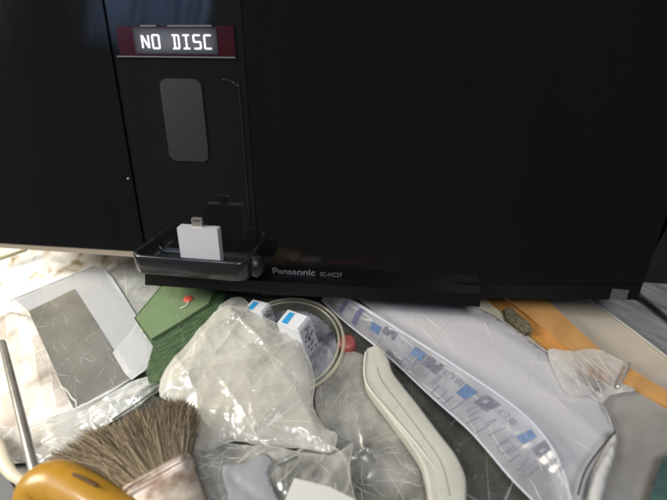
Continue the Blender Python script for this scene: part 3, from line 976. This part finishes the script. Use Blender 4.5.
# ================================================================== round tub and the two boxes in it
TC = P(287, 343.5, 0.016)
tub = empty('plastic_tub', (TC.x, TC.y, 0.0))
tag(tub, 'round shallow see-through plastic tub with yellowish double rim', 'tub')
def torus(bm, R_, r_, z, n=72, m=8):
    rr = []
    for i in range(n):
        a = 2 * math.pi * i / n
        rr.append([bm.verts.new(((R_ + r_ * math.cos(b2)) * math.cos(a), (R_ + r_ * math.cos(b2)) * math.sin(a), z + r_ * math.sin(b2))) for b2 in [2 * math.pi * k / m for k in range(m)]])
    for i in range(n):
        for k in range(m): bm.faces.new((rr[i][k], rr[(i + 1) % n][k], rr[(i + 1) % n][(k + 1) % m], rr[i][(k + 1) % m]))
def lathe(bm, prof, n=64):
    rr = [[bm.verts.new((r * math.cos(2 * math.pi * i / n), r * math.sin(2 * math.pi * i / n), z)) for i in range(n)] for r, z in prof]
    for a, b2 in zip(rr, rr[1:]):
        for i in range(n): bm.faces.new((a[i], a[(i + 1) % n], b2[(i + 1) % n], b2[i]))
    return rr
bm = bmesh.new()
rr = lathe(bm, [(0.0395, 0.0022), (0.0400, 0.004), (0.0408, 0.0155)])
bm.faces.new(rr[0])
link('wall', bm, film('tub_clear', (0.72, 0.72, 0.62), 0.28, 0.12, 0.15, cloud=0.08), tub, True)
m_rim = film('rim_yellow', (0.82, 0.79, 0.62), 0.42, 0.12, 0.05, cloud=0.1)
bm = bmesh.new(); torus(bm, 0.0428, 0.0012, 0.0165); link('outer_rim', bm, m_rim, tub, True)
bm = bmesh.new(); torus(bm, 0.0392, 0.0009, 0.0172); link('inner_rim', bm, m_rim, tub, True)
# contents: crinkled dark blue-grey foil
bm = bmesh.new()
N = 64
g = {}
FZ = bagz(0.006, 0.003, 9.1, 0.007, 0.014, (290, 345), 0.04, 90)
for i in range(N + 1):
    for j in range(N + 1):
        x, y = (i / N - .5) * .076, (j / N - .5) * .076
        if math.hypot(x, y) < 0.0378:
            g[i, j] = bm.verts.new((x, y, FZ(Vector((x + TC.x, y + TC.y, 0)), 0.01)))
for (i, j) in list(g):
    q = [(i, j), (i + 1, j), (i + 1, j + 1), (i, j + 1)]
    if all(k in g for k in q): bm.faces.new([g[k] for k in q])
foil = solid(link('foil_wrap', bm, mat('blue_foil', (0.30, 0.31, 0.33), 0.3, vary=0.7, vscale=45, col2=(0.03, 0.035, 0.05)), None, False, (TC.x, TC.y, 0)), 0.0004)
tag(foil, 'crinkled dark blue-grey foil filling the round tub', 'foil')

def small_box(top, zt, zb, label, bluequad, face_px, low):
    bm = bmesh.new()
    vec = P(*low, zb) - P(*top[3], zt)
    prism(bm, [P(x, y, zt) for x, y in top], vec)
    bevel(bm, 0.0026, 4)
    e = empty('carton', P(top[0][0], top[0][1], zb))
    tag(e, label, 'carton', 'white cartons in the round tub')
    rel(link('shell', bm, mat('carton_white', (0.70, 0.71, 0.73), 0.45, vary=0.06, vscale=80)), e)
    bm = slab(bluequad, zt + 0.0001, zt + 0.0005)
    rel(link('blue_label', bm, mat('label_blue', (0.03, 0.33, 0.66), 0.5)), e)
    # printed side below the third and fourth corner
    a, b2 = P(*face_px[0], zt), P(*face_px[1], zt)
    nn = (b2 - a).cross(vec).normalized()
    if nn.dot(Vector((0, 0, CAMH)) - a) < 0: nn = -nn
    bm = bmesh.new()
    g0 = lambda s_, t_: a.lerp(b2, s_) + vec * t_ + nn * 0.0003
    prism(bm, [g0(.06, .06), g0(.94, .06), g0(.94, .97), g0(.06, .97)], nn * 0.0003)
    fl = bmesh.new()
    c4 = [P(x, y, zt) + Vector((0, 0, 0.0001)) for x, y in top]
    prism(fl, [c4[0].lerp(c4[3], .52).lerp(c4[1].lerp(c4[2], .52), .06), c4[0].lerp(c4[3], .52).lerp(c4[1].lerp(c4[2], .52), .94), c4[1].lerp(c4[2], .93).lerp(c4[0].lerp(c4[3], .93), .06), c4[0].lerp(c4[3], .93).lerp(c4[1].lerp(c4[2], .93), .06)], (0, 0, 0.0012))
    bevel(fl, 0.0005)
    rel(link('flap', fl, mat('flap_white', (0.74, 0.75, 0.76), 0.5)), e)
    sp = rel(link('side_print', bm, mat('side_grey', (0.42, 0.43, 0.45), 0.5)), e)
    bm = bmesh.new()
    rnd = random.Random(len(label))
    for k in range(18):
        s0, t0 = rnd.uniform(.12, .72), rnd.uniform(.08, .85)
        prism(bm, [q + nn * 0.0005 for q in (g0(s0, t0), g0(s0 + rnd.uniform(.06, .2), t0), g0(s0 + .12, t0 + .06), g0(s0, t0 + .07))], nn * 0.0002)
    rel(link('dark_print', bm, mat('dark_print', (0.14, 0.14, 0.16), 0.5)), e)
small_box([(277, 323), (288, 309.5), (310, 317), (298.5, 331.5)], 0.031, 0.008, 'larger white carton with blue label at the middle of the round tub',
          [(281.5, 322), (289.5, 312), (294.5, 313.5), (286.5, 324)], [(298.5, 331.5), (310, 317)], (308, 360))
small_box([(244, 309), (253, 299.5), (270, 304), (262, 314)], 0.027, 0.010, 'smaller white carton with blue label half under the plastic bag, at the tub rim',
          [(247.5, 308), (254, 301.5), (258.5, 302.8), (252, 309.5)], [(262, 314), (270, 304)], (268, 330))
# red cap right of tub
bm = bmesh.new()
lathe(bm, [(0.0001, 0.010), (0.005, 0.0098), (0.0068, 0.0085), (0.0072, 0.006), (0.0074, 0.0002)], 24)
o = link('bottle_cap', bm, mat('red_plastic', (0.38, 0.09, 0.08), 0.4), None, True, P(347, 348, 0))
tag(o, 'small red round cap right of the round tub', 'cap')

# ================================================================== left papers
def blotch_mat(name, ramp, scale, rough=0.5, seed=0, block=None):
    m = mat(name, (0.8, 0.8, 0.8), rough)
    nt = m.node_tree
    b = nt.nodes['Principled BSDF']
    tc = nt.nodes.new('ShaderNodeTexCoord')
    mp = nt.nodes.new('ShaderNodeMapping')
    mp.inputs['Location'].default_value = (seed, seed * 1.3, seed)
    mp.inputs['Rotation'].default_value = (0, 0, 0.9)
    nt.links.new(tc.outputs['Object'], mp.inputs['Vector'])
    n = nt.nodes.new('ShaderNodeTexNoise')
    n.inputs['Scale'].default_value = scale
    n.inputs['Detail'].default_value = 5
    n.inputs['Distortion'].default_value = 0.5
    nt.links.new(mp.outputs['Vector'], n.inputs['Vector'])
    src = n.outputs['Fac']
    if block:
        br = nt.nodes.new('ShaderNodeTexBrick')
        br.inputs['Scale'].default_value = block
        br.inputs['Color1'].default_value = (1, 1, 1, 1)
        br.inputs['Color2'].default_value = (0.3, 0.3, 0.3, 1)
        br.inputs['Mortar'].default_value = (0.75, 0.75, 0.75, 1)
        br.inputs['Mortar Size'].default_value = 0.01
        nt.links.new(mp.outputs['Vector'], br.inputs['Vector'])
        mm = nt.nodes.new('ShaderNodeMath'); mm.operation = 'MULTIPLY_ADD'; mm.inputs[1].default_value = 0.30; 
        nt.links.new(br.outputs['Color'], mm.inputs[0])
        m4 = nt.nodes.new('ShaderNodeMath'); m4.operation = 'MULTIPLY'; m4.inputs[1].default_value = 0.8
        nt.links.new(src, m4.inputs[0]); nt.links.new(m4.outputs[0], mm.inputs[2])
        src = mm.outputs[0]
    r = nt.nodes.new('ShaderNodeValToRGB')
    els = r.color_ramp.elements
    els[0].position, els[0].color = ramp[0][0], (*ramp[0][1], 1)
    els[1].position, els[1].color = ramp[-1][0], (*ramp[-1][1], 1)
    for p_, c_ in ramp[1:-1]:
        e = els.new(p_); e.color = (*c_, 1)
    nt.links.new(src, r.inputs['Fac'])
    nt.links.new(r.outputs['Color'], b.inputs['Base Color'])
    return m
m_map = blotch_mat('printed_paper', [(0.36, (0.34, 0.27, 0.17)), (0.43, (0.62, 0.56, 0.45)), (0.50, (0.80, 0.79, 0.74)), (0.60, (0.85, 0.85, 0.83)), (0.68, (0.60, 0.62, 0.58))], 55, seed=2)
bm = patch([(-60, 230), (150, 240), (165, 262), (150, 300), (70, 310), (20, 330), (-60, 350)], lambda p, d: 0.003 + 0.0015 * noise.noise(p * 30), 0.006, 0.2, 0.003)
tag(solid(link('printed_paper', bm, m_map, None, True), 0.0004), 'white paper with brown and grey floral print under the left end of the stereo', 'paper')
m_blk = blotch_mat('collage_paper', [(0.38, (0.30, 0.24, 0.19)), (0.50, (0.50, 0.43, 0.36)), (0.60, (0.66, 0.60, 0.53)), (0.74, (0.80, 0.78, 0.74))], 40, seed=5, block=28)
bm = patch([(-60, 345), (10, 310), (40, 318), (72, 385), (112, 405), (104, 440), (60, 462), (20, 462), (-60, 470)], lambda p, d: 0.0045 + 0.001 * noise.noise(p * 25), 0.006, 0.2, 0.0065)
tag(solid(link('picture_card', bm, m_blk, None, True), 0.0005), 'faded tan and white patchwork picture card at the left edge', 'card')
bm = bmesh.new()
pts = [P(-10 + i * 0.95, 262 - i * 0.33, 0.016) for i in range(40)]
for k in range(2):
    tube(bm, [p + Vector((0, math.cos(i * 0.9 + k * math.pi), math.sin(i * 0.9 + k * math.pi))) * 0.0010 for i, p in enumerate(pts)], 0.0010, 6)
tag(link('twisted_cord', bm, mat('cord_olive', (0.42, 0.37, 0.24), 0.8), None, True), 'short twisted olive cord at the top left under the stereo', 'cord')
# grey speckled card
bm = slab([(96, 280), (112, 268), (143, 252), (165, 284), (136, 320), (128, 322)], 0.0065, 0.0075)
m_g1 = scratched(mat('grey_speckle', (0.40, 0.41, 0.385), 0.5, vary=0.35, vscale=90), (0.6, 0.6, 0.56))
tag(link('grey_card', bm, m_g1), 'speckled grey card between the white sheet and the green box', 'card')
# white sheet with folded lower corner
def wz(p, d): return 0.0092 + 0.0006 * noise.noise(p * 18)
bm = patch([(12, 297), (44, 284), (94, 265), (104, 268), (112, 277), (138, 318), (154, 346), (152, 362), (131, 379), (120, 372), (100, 350), (60, 330), (30, 312)], wz, 0.004, 0.2, 0.0105)
ws = solid(link('paper_sheet', bm, mat('white_paper', (0.50, 0.515, 0.54), 0.45, vary=0.06, vscale=20), None, False), 0.0003)
tag(ws, 'large white paper sheet framing a grey card on two sides', 'paper')
bm = patch([(112, 352), (137, 322), (155, 346), (153, 363), (131, 380), (124, 372)], lambda p, d: wz(p, d) + 0.0010 + min(d, 0.004) * 0.25, 0.004, 0.2, 0.0112)
solid(link('folded_corner', bm, mat('fold_white', (0.58, 0.59, 0.61), 0.4), ws, False), 0.0003)
# dark translucent card
bm = patch([(27, 309), (73, 287), (100, 329), (126, 371), (128, 378), (104, 392), (72, 407), (60, 383)], lambda p, d: 0.0102 + 0.0006 * noise.noise(p * 18), 0.005, 0.2, 0.013)
m_dk = scratched(mat('smoky_plastic', (0.185, 0.18, 0.155), 0.3, vary=0.18, vscale=25), (0.55, 0.52, 0.46), SC, 2.0)
tag(solid(link('smoky_card', bm, m_dk, None, False), 0.0003), 'dark brownish-grey scuffed plastic card lying on the white sheet', 'card')
bm = bmesh.new()
tube(bm, [P(131, 379, 0.0125), P(108, 393, 0.0140), P(80, 407, 0.0140), P(40, 421, 0.0135)], 0.0006, 8)
tag(link('plastic_strip', bm, mat('strip_white', (0.85, 0.85, 0.82), 0.3), None, True), 'thin shiny white strip along the lower edge of the smoky card', 'strip')
bm = bmesh.new()
tube(bm, [P(168, 381, 0.016), P(140, 401, 0.016), P(112, 420, 0.014)], 0.0007, 8)
tag(link('thin_stick', bm, mat('stick_dark', (0.14, 0.16, 0.14), 0.3), None, True), 'thin dark stick between the green box and the brush bristles', 'stick')

sl_out = [(10, 300), (95, 266), (156, 344), (150, 368), (128, 382), (76, 410), (58, 388)]
sz = lambda p, d: 0.0122 + 0.0008 * noise.noise(p * 15)
tag(crumpled('clear_sleeve', sl_out, sz, 0.0122, 0.004, film('sleeve_clear', (0.95, 0.95, 0.92), 0.03, 0.2, 0.05, 40, cloud=0.03, transl=0.1), 60, 21, film('scuff', (0.95, 0.94, 0.9), 0.4, 0.2, 0, cloud=0.2, transl=0.1), (110, 420), 0.0002, rmax=0.00012), 'flat clear plastic sleeve over the white sheet and the dark card', 'plastic sleeve')

# green box
gb = empty('green_box', P(180, 330, 0))
tag(gb, 'flat green box with a red dot on its lid and grass printed in front', 'box')
bm = slab([(134, 318), (164, 282), (226, 288), (222, 312), (166, 378), (150, 388), (146, 372), (153, 346)], 0.0005, 0.014)
bevel(bm, 0.0006)
def grass_mat():
    m = mat('grass_print', (0.05, 0.15, 0.03), 0.5)
    nt = m.node_tree; b = nt.nodes['Principled BSDF']
    tc = nt.nodes.new('ShaderNodeTexCoord')
    mp = nt.nodes.new('ShaderNodeMapping'); mp.vector_type = 'TEXTURE'; mp.inputs['Rotation'].default_value = (0, 0, 0.9); mp.inputs['Scale'].default_value = (1 / 130, 1 / 600, 1)
    nt.links.new(tc.outputs['Object'], mp.inputs['Vector'])
    n = nt.nodes.new('ShaderNodeTexNoise'); n.inputs['Scale'].default_value = 1; n.inputs['Detail'].default_value = 4
    nt.links.new(mp.outputs['Vector'], n.inputs['Vector'])
    r = nt.nodes.new('ShaderNodeValToRGB')
    r.color_ramp.elements[0].position = 0.35; r.color_ramp.elements[0].color = (0.025, 0.05, 0.02, 1)
    r.color_ramp.elements[1].position = 0.72; r.color_ramp.elements[1].color = (0.09, 0.155, 0.065, 1)
    nt.links.new(n.outputs['Fac'], r.inputs['Fac']); nt.links.new(r.outputs['Color'], b.inputs['Base Color'])
    return scratched(m, (0.5, 0.55, 0.42), SC[:1])
rel(link('carton_body', bm, grass_mat()), gb)
bm = slab([(136, 317.5), (165, 283), (214, 288), (208.5, 303), (181, 321), (151, 339)], 0.0142, 0.0165)
bevel(bm, 0.0005)
rel(link('lid', bm, scratched(mat('lid_green', (0.17, 0.245, 0.125), 0.45, vary=0.12, vscale=30), (0.5, 0.55, 0.42), SC[:2])), gb)
bm = bmesh.new()
lathe(bm, [(0.0001, 0.0012), (0.003, 0.0011), (0.0038, 0.0003), (0.0039, 0.0)], 20)
o = link('red_dot', bm, mat('dot_red', (0.68, 0.12, 0.07), 0.45), None, True, P(188, 299, 0.0168)); rel(o, gb)
bm = bmesh.new()
tube(bm, smoothline([P(188, 300, 0.0175), P(187.5, 304, 0.0172), P(184, 307, 0.0172), P(180, 308.5, 0.0172)], 5), 0.00045, 6)
rel(link('white_thread', bm, mat('thread', (0.75, 0.75, 0.7), 0.6), None, True), gb)

# ================================================================== crumpled bags
f_bag = film('bag_film', (0.92, 0.90, 0.82), 0.10, 0.17, 0.04, 60, cloud=0.20, cscale=24, transl=0.12, graze=0.42)
out = smooth_poly([(224, 303), (235, 298), (245, 300), (256, 314), (276, 324), (296, 340), (309, 360), (315, 384), (313, 408), (326, 430), (337, 437), (331, 455), (300, 449), (262, 448), (235, 442), (208, 452), (192, 445), (184, 408), (161, 398), (165, 373), (188, 345), (214, 315)], 3)
bag = crumpled('plastic_bag', out, bagz(0.0230, 0.008, 4.2, 0.008, 0.014, (250, 375), 0.065, 120), 0.022, 0.0011, f_bag, 70, 3, m_wr, (190, 470), lmul=1.4, bend=0.4)
low = [(x + (250 - x) * 0.06, y + (375 - y) * 0.06) for x, y in out]
under = crumpled('lower_layer', low, bagz(0.0165, 0.004, 9.4, 0.006, 0.014, (250, 375), 0.065, 160), 0.018, 0.0015,
                 film('bag_film_low', (0.84, 0.81, 0.72), 0.30, 0.2, 0.12, 90, cloud=0.32, cscale=26, transl=0.1, graze=0.4), 60, 5, m_wr, (235, 380), 0, bag)
tag(bag, 'large crumpled milky plastic bag covering the left of the round tub', 'plastic bag')
# white crumpled content in the bag
out2 = smooth_poly([(196, 372), (215, 350), (244, 345), (262, 360), (268, 385), (262, 410), (240, 425), (210, 424), (193, 400)], 3)
o = solid(link('tissue', patch(out2, bagz(0.006, 0.009, 7.7, 0.005, 0.014, (235, 385), 0.03, 30), 0.0022, 0.3, 0.015), mat('cream_tissue', (0.72, 0.66, 0.54), 0.7)), 0.0004)
tag(o, 'bunched cream tissue inside the large milky plastic bag', 'tissue')
f_clear = film('clear_film', (0.93, 0.94, 0.90), 0.20, 0.14, 0.1, 90, cloud=0.25, cscale=45, transl=0.1, graze=0.4)
out3 = smooth_poly([(-20, 425), (25, 428), (70, 408), (105, 394), (150, 376), (167, 382), (150, 400), (120, 418), (80, 440), (66, 470), (30, 462), (-20, 450)], 3)
o = crumpled('clear_bag', out3, bagz(0.0110, 0.003, 2.9, 0.007, 0.01, (80, 420), 0.07, 200), 0.011, 0.0014, f_clear, 90, 11, m_wr, (175, 372), bend=0.5)
tag(o, 'crinkled clear plastic bag between the picture card and the brush bristles', 'plastic bag')
out4 = smooth_poly([(192, 440), (230, 442), (280, 448), (330, 455), (352, 440), (348, 470), (346, 520), (200, 520), (196, 470)], 3)
o = crumpled('clear_bag', out4, bagz(0.0245, 0.003, 6.1, 0.005, 0.012, (270, 480), 0.055, 130), 0.0275, 0.0015, film('clear_film_two', (0.84, 0.82, 0.74), 0.12, 0.16, 0.2, 90, cloud=0.24, cscale=40, transl=0.1, graze=0.4), 80, 12, m_wr, (330, 440), bend=0.5)
tag(o, 'clear crumpled plastic bag at the bottom centre beneath the blue-grey pouch', 'plastic bag')
out5 = smooth_poly([(322, 375), (345, 352), (368, 360), (372, 395), (392, 425), (412, 452), (424, 480), (424, 520), (350, 520), (346, 470), (334, 440), (316, 410)], 3)
o = crumpled('clear_bag', out5, bagz(0.006, 0.003, 8.4, 0.0045, 0.012, (370, 440), 0.06, 60), 0.006, 0.0018, film('clear_film_three', (0.80, 0.78, 0.70), 0.16, 0.22, 0.1, 60, cloud=0.16, cscale=40, transl=0.1, graze=0.3), 110, 13, m_wr, (340, 470), 0.00015, rmax=0.00013, bend=0.6)
tag(o, 'dim clear plastic bag left of the cream handle', 'plastic bag')

# flat clear bag under the upper right of the milky bag
# blue-grey pouch, white card, bolt, round lid
out = smooth_poly([(222, 466), (246, 462), (262, 452), (272, 459), (268, 474), (276, 494), (284, 520), (232, 520), (226, 492)], 3)
o = solid(link('pouch', patch(out, bagz(0.0335, 0.002, 5.5, 0.003, 0.008, (250, 485), 0.02, 22), 0.002, 0.3, 0.035), mat('pouch_blue', (0.30, 0.305, 0.32), 0.45, vary=0.12, vscale=40), None, True), 0.0005)
tag(o, 'small smooth blue-grey pouch at the bottom centre right of the brush', 'pouch')
bm = slab([(294, 478), (330, 487), (356, 500), (356, 530), (284, 530), (285, 500)], 0.0335, 0.0355)
bevel(bm, 0.0005)
tag(link('white_card', bm, mat('card_white', (0.60, 0.59, 0.54), 0.5)), 'plain white card cut by the bottom edge beside the pouch', 'card')
bm = bmesh.new()
a, b_ = P(278, 464, 0.035), P(297, 455, 0.035)
pts = [a.lerp(b_, i / 60) for i in range(61)]
tube(bm, pts, [0.0021 + 0.0005 * math.sin(i * 1.6) for i in range(61)], 12)
tag(link('screw', bm, mat('bright_screw', (0.75, 0.75, 0.72), 0.25, metal=0.9), None, False), 'short threaded metal screw above the white card', 'screw')
lid = empty('round_lid', P(318, 478, 0.014))
tag(lid, 'round clear lid with a dark hole, seen through the bag behind the white card', 'lid')
bm = bmesh.new(); torus(bm, 0.0195, 0.0012, 0.004, 48, 8)
link('rim', bm, film('lid_rim', (0.85, 0.85, 0.78), 0.6, 0.15, 0.1), lid, True)
bm = bmesh.new()
rr = lathe(bm, [(0.0035, 0.003), (0.019, 0.003)], 40)
link('disc', bm, film('lid_disc', (0.7, 0.7, 0.63), 0.5, 0.2, 0.2), lid, True)
bm = bmesh.new()
lathe(bm, [(0.0001, 0.0020), (0.0036, 0.0022), (0.0036, 0.0034), (0.0026, 0.0034)], 20)
link('hole', bm, mat('hole_dark', (0.04, 0.035, 0.03), 0.6), lid, True)
# teal corner thing
bm = slab([(664, 458), (700, 440), (720, 560), (640, 560), (650, 500)], 0.0265, 0.0300)
bevel(bm, 0.001)
tag(link('teal_pack', bm, mat('teal_plastic', (0.07, 0.14, 0.13), 0.4, vary=0.5, vscale=60)), 'dark teal pack in the bottom right corner', 'pack')

# ================================================================== paint brush
br = empty('paint_brush', P(160, 490, 0.03))
tag(br, 'wide old paint brush with splayed grey-brown bristles and a rusty metal ferrule', 'brush')
ZB = 0.040
A, B = P(127, 492, ZB), P(187, 458, ZB)          # bristle root line
ax = (B - A).normalized()
fw = Vector((-ax.y, ax.x, 0)).normalized()       # towards the tips
if (P(110, 430, ZB) - A).dot(fw) < 0: fw = -fw
wid = (B - A).length
hb = bmesh.new()
def tip(u):
    # bristle tip outline in pixels across the width
    pts = [(60, 464), (70, 448), (92, 434), (112, 424), (132, 414), (152, 405), (172, 401), (186, 404), (191, 415)]
    k = u * (len(pts) - 1); i = min(int(k), len(pts) - 2); t = k - i
    return P(pts[i][0] * (1 - t) + pts[i + 1][0] * t, pts[i][1] * (1 - t) + pts[i + 1][1] * t, ZB - 0.008)
clump = [(random.gauss(0, .03), random.gauss(0, .003), random.gauss(0, .002), random.uniform(.82, 1.06)) for _ in range(60)]
for n_ in range(8500):
    u = random.random()
    cl_ = clump[int(u * 44 + random.random() * 3)]
    v = random.uniform(-1, 1)
    root = A.lerp(B, u) + Vector((0, 0, v * 0.0055)) - fw * 0.002
    uu = min(1, max(0, u + cl_[0] + random.gauss(0, 0.022)))
    e = tip(uu)
    ln = random.choice((1.0, 1.0, 0.96, 0.9, 0.8, 0.68)) * random.uniform(0.90, 1.04) * cl_[3]
    end = root.lerp(e, ln) + Vector((cl_[1] + random.gauss(0, .0018), random.gauss(0, .0018), cl_[2] + v * 0.006 + random.gauss(0, .0016)))
    mid = root.lerp(end, 0.5) + Vector((random.gauss(0, .0012), random.gauss(0, .0012), 0.0025 + random.gauss(0, .001))) + fw * 0.002
    mid2 = mid.lerp(end, 0.55) + Vector((random.gauss(0, .0012), random.gauss(0, .0012), 0.0005))
    r = random.uniform(0.00018, 0.00034)
    prev = None
    for p, rad in ((root, r), (mid, r), (mid2, r * 0.85), (end, r * 0.35)):
        d = (end - root).normalized()
        s = d.cross(Vector((0, 0, 1))).normalized()
        t_ = s.cross(d)
        ring = [hb.verts.new(p + s * rad), hb.verts.new(p - s * rad * 0.5 + t_ * rad * 0.8), hb.verts.new(p - s * rad * 0.5 - t_ * rad * 0.8)]
        if prev:
            for k in range(3): hb.faces.new((prev[k], prev[(k + 1) % 3], ring[(k + 1) % 3], ring[k]))
        prev = ring
m_br = bpy.data.materials.new('bristle')
m_br.use_nodes = True
nt = m_br.node_tree; b = nt.nodes['Principled BSDF']; b.inputs['Roughness'].default_value = 0.55
gi = nt.nodes.new('ShaderNodeNewGeometry')
r = nt.nodes.new('ShaderNodeValToRGB')
r.color_ramp.elements[0].color = (0.075, 0.056, 0.034, 1); r.color_ramp.elements[1].color = (0.52, 0.42, 0.28, 1)
e = r.color_ramp.elements.new(0.6); e.color = (0.25, 0.19, 0.12, 1)
nt.links.new(gi.outputs['Random Per Island'], r.inputs['Fac']); nt.links.new(r.outputs['Color'], b.inputs['Base Color'])
rel(link('bristles', hb, m_br, None, recalc=False), br)
# ferrule: rounded flat sleeve with two raised ribs
def ferrule_ring(bm, s, extra):
    pts = []
    hw, hh = wid / 2 + 0.0015 + extra, 0.0085 + extra
    for k in range(32):
        a = 2 * math.pi * k / 32
        ca, sa = math.cos(a), math.sin(a)
        x = hw * math.copysign(abs(ca) ** 0.35, ca); z = hh * math.copysign(abs(sa) ** 0.55, sa)
        pts.append(bm.verts.new(A.lerp(B, 0.5) + ax * x - fw * s + Vector((0, 0, z))))
    return pts
bm = bmesh.new()
prof = [(0, 0), (0.0006, 0.0010), (0.0020, 0.0015), (0.0030, 0.0010), (0.0038, -0.0004), (0.0046, -0.0002), (0.0054, 0.0012), (0.0066, 0.0014), (0.0076, 0.0002), (0.0085, -0.0003), (0.012, 0), (0.034, 0.0), (0.035, 0.0004), (0.038, 0.0004), (0.040, 0)]
rs = [ferrule_ring(bm, s, e_) for s, e_ in prof]
for a, b_ in zip(rs, rs[1:]):
    for k in range(32): bm.faces.new((a[k], a[(k + 1) % 32], b_[(k + 1) % 32], b_[k]))
bm.faces.new(rs[0]); bm.faces.new(rs[-1])
m_fer = mat('rusty_tin', (0.58, 0.52, 0.45), 0.38, metal=0.55, col2=(0.24, 0.15, 0.10), vscale=70, bump=0.2, bscale=200)
rel(link('ferrule', bm, m_fer, None, True), br)
bm = bmesh.new()
mid = A.lerp(B, 0.5)
hp = [mid - fw * (0.039 + t) + Vector((0, 0, 0)) for t in (0, 0.01, 0.025, 0.045, 0.075, 0.11)]
tube(bm, hp, [wid * 0.46, wid * 0.47, wid * 0.36, 0.016, 0.013, 0.015], 20, True, 0.3)
rel(link('handle', bm, mat('brush_wood', (0.30, 0.10, 0.05), 0.4, vary=0.3), None, True), br)

# ================================================================== amber handled tool
tl_ = empty('hand_tool', P(50, 485, 0.03))
tag(tl_, 'hand tool with bulbous amber-yellow plastic handle and bright steel shaft', 'hand tool')
path = smoothline([P(30, 505, 0.044), P(38, 489, 0.047), P(56, 484, 0.048), P(82, 496, 0.047), (P(110, 513, 0.045)), P(150, 540, 0.042)], 8)
nn = len(path)
rad = []
for i in range(nn):
    t = i / (nn - 1)
    rad.append((0.0095 + 0.0045 * math.sin(min(1, t * 2.2) * math.pi / 2)) * (1.0 - 0.12 * t))
bm = bmesh.new()
path = [path[0] + (path[0] - path[2]) * k for k in (1.0, 0.7)] + path
rad = [0.003, 0.007] + rad
tube(bm, path, rad, 24, True, 0.85)
m_am = mat('amber_plastic', (0.50, 0.26, 0.028), 0.34, coat=0.2, vary=0.22, vscale=60, bump=0.08, bscale=150)
o = rel(link('handle', bm, m_am, None, True), tl_)
md = o.modifiers.new('sub', 'SUBSURF'); md.levels = 1; md.render_levels = 2
bm = bmesh.new()
sl = smoothline([P(72, 474, 0.0602), P(84, 479, 0.0600), P(98, 487, 0.0588)], 6)
tube(bm, sl, [0.0003] + [0.0009] * (len(sl) - 2) + [0.0003], 8)
rel(link('slot', bm, mat('slot_dark', (0.10, 0.05, 0.015), 0.6), None, True), tl_)
bm = bmesh.new()
a, b_ = P(2, 341, 0.030), P(36, 478, 0.046)
sh = [a + (b_ - a) * t for t in (0, 0.004, 0.012, 0.03, 0.5, 0.96, 1.0)]
tube(bm, sh, [0.0010, 0.0019, 0.0024, 0.0026, 0.0028, 0.0030, 0.0031], 20)
rel(link('shaft', bm, mat('steel', (0.55, 0.52, 0.47), 0.34, metal=0.75, vary=0.25, vscale=80), None, True), tl_)
# cream scissor-like loop at the left edge
bm = bmesh.new()
tube(bm, smoothline([P(-20, 432, 0.026), P(-4, 445, 0.028), P(4, 462, 0.029), P(12, 474, 0.029), P(24, 482, 0.028)], 8), [0.0055 - 0.0025 * (i / 32) for i in range(33)], 16, True, 0.7)
tag(link('curved_handle', bm, mat('ivory', (0.68, 0.62, 0.46), 0.35), None, True), 'curved ivory plastic handle at the left edge beside the steel shaft', 'handle')
bm = slab([(-30, 470), (4, 474), (14, 488), (12, 530), (-30, 530)], 0.012, 0.020)
bevel(bm, 0.001)
tag(link('dark_block', bm, mat('dark_block', (0.06, 0.065, 0.07), 0.5, vary=0.3)), 'dark block in the bottom left corner under the ivory handle', 'block')

# render settings
S.render.engine = 'CYCLES'
S.cycles.transparent_max_bounces = 16

S.cycles.filter_width = 2.0
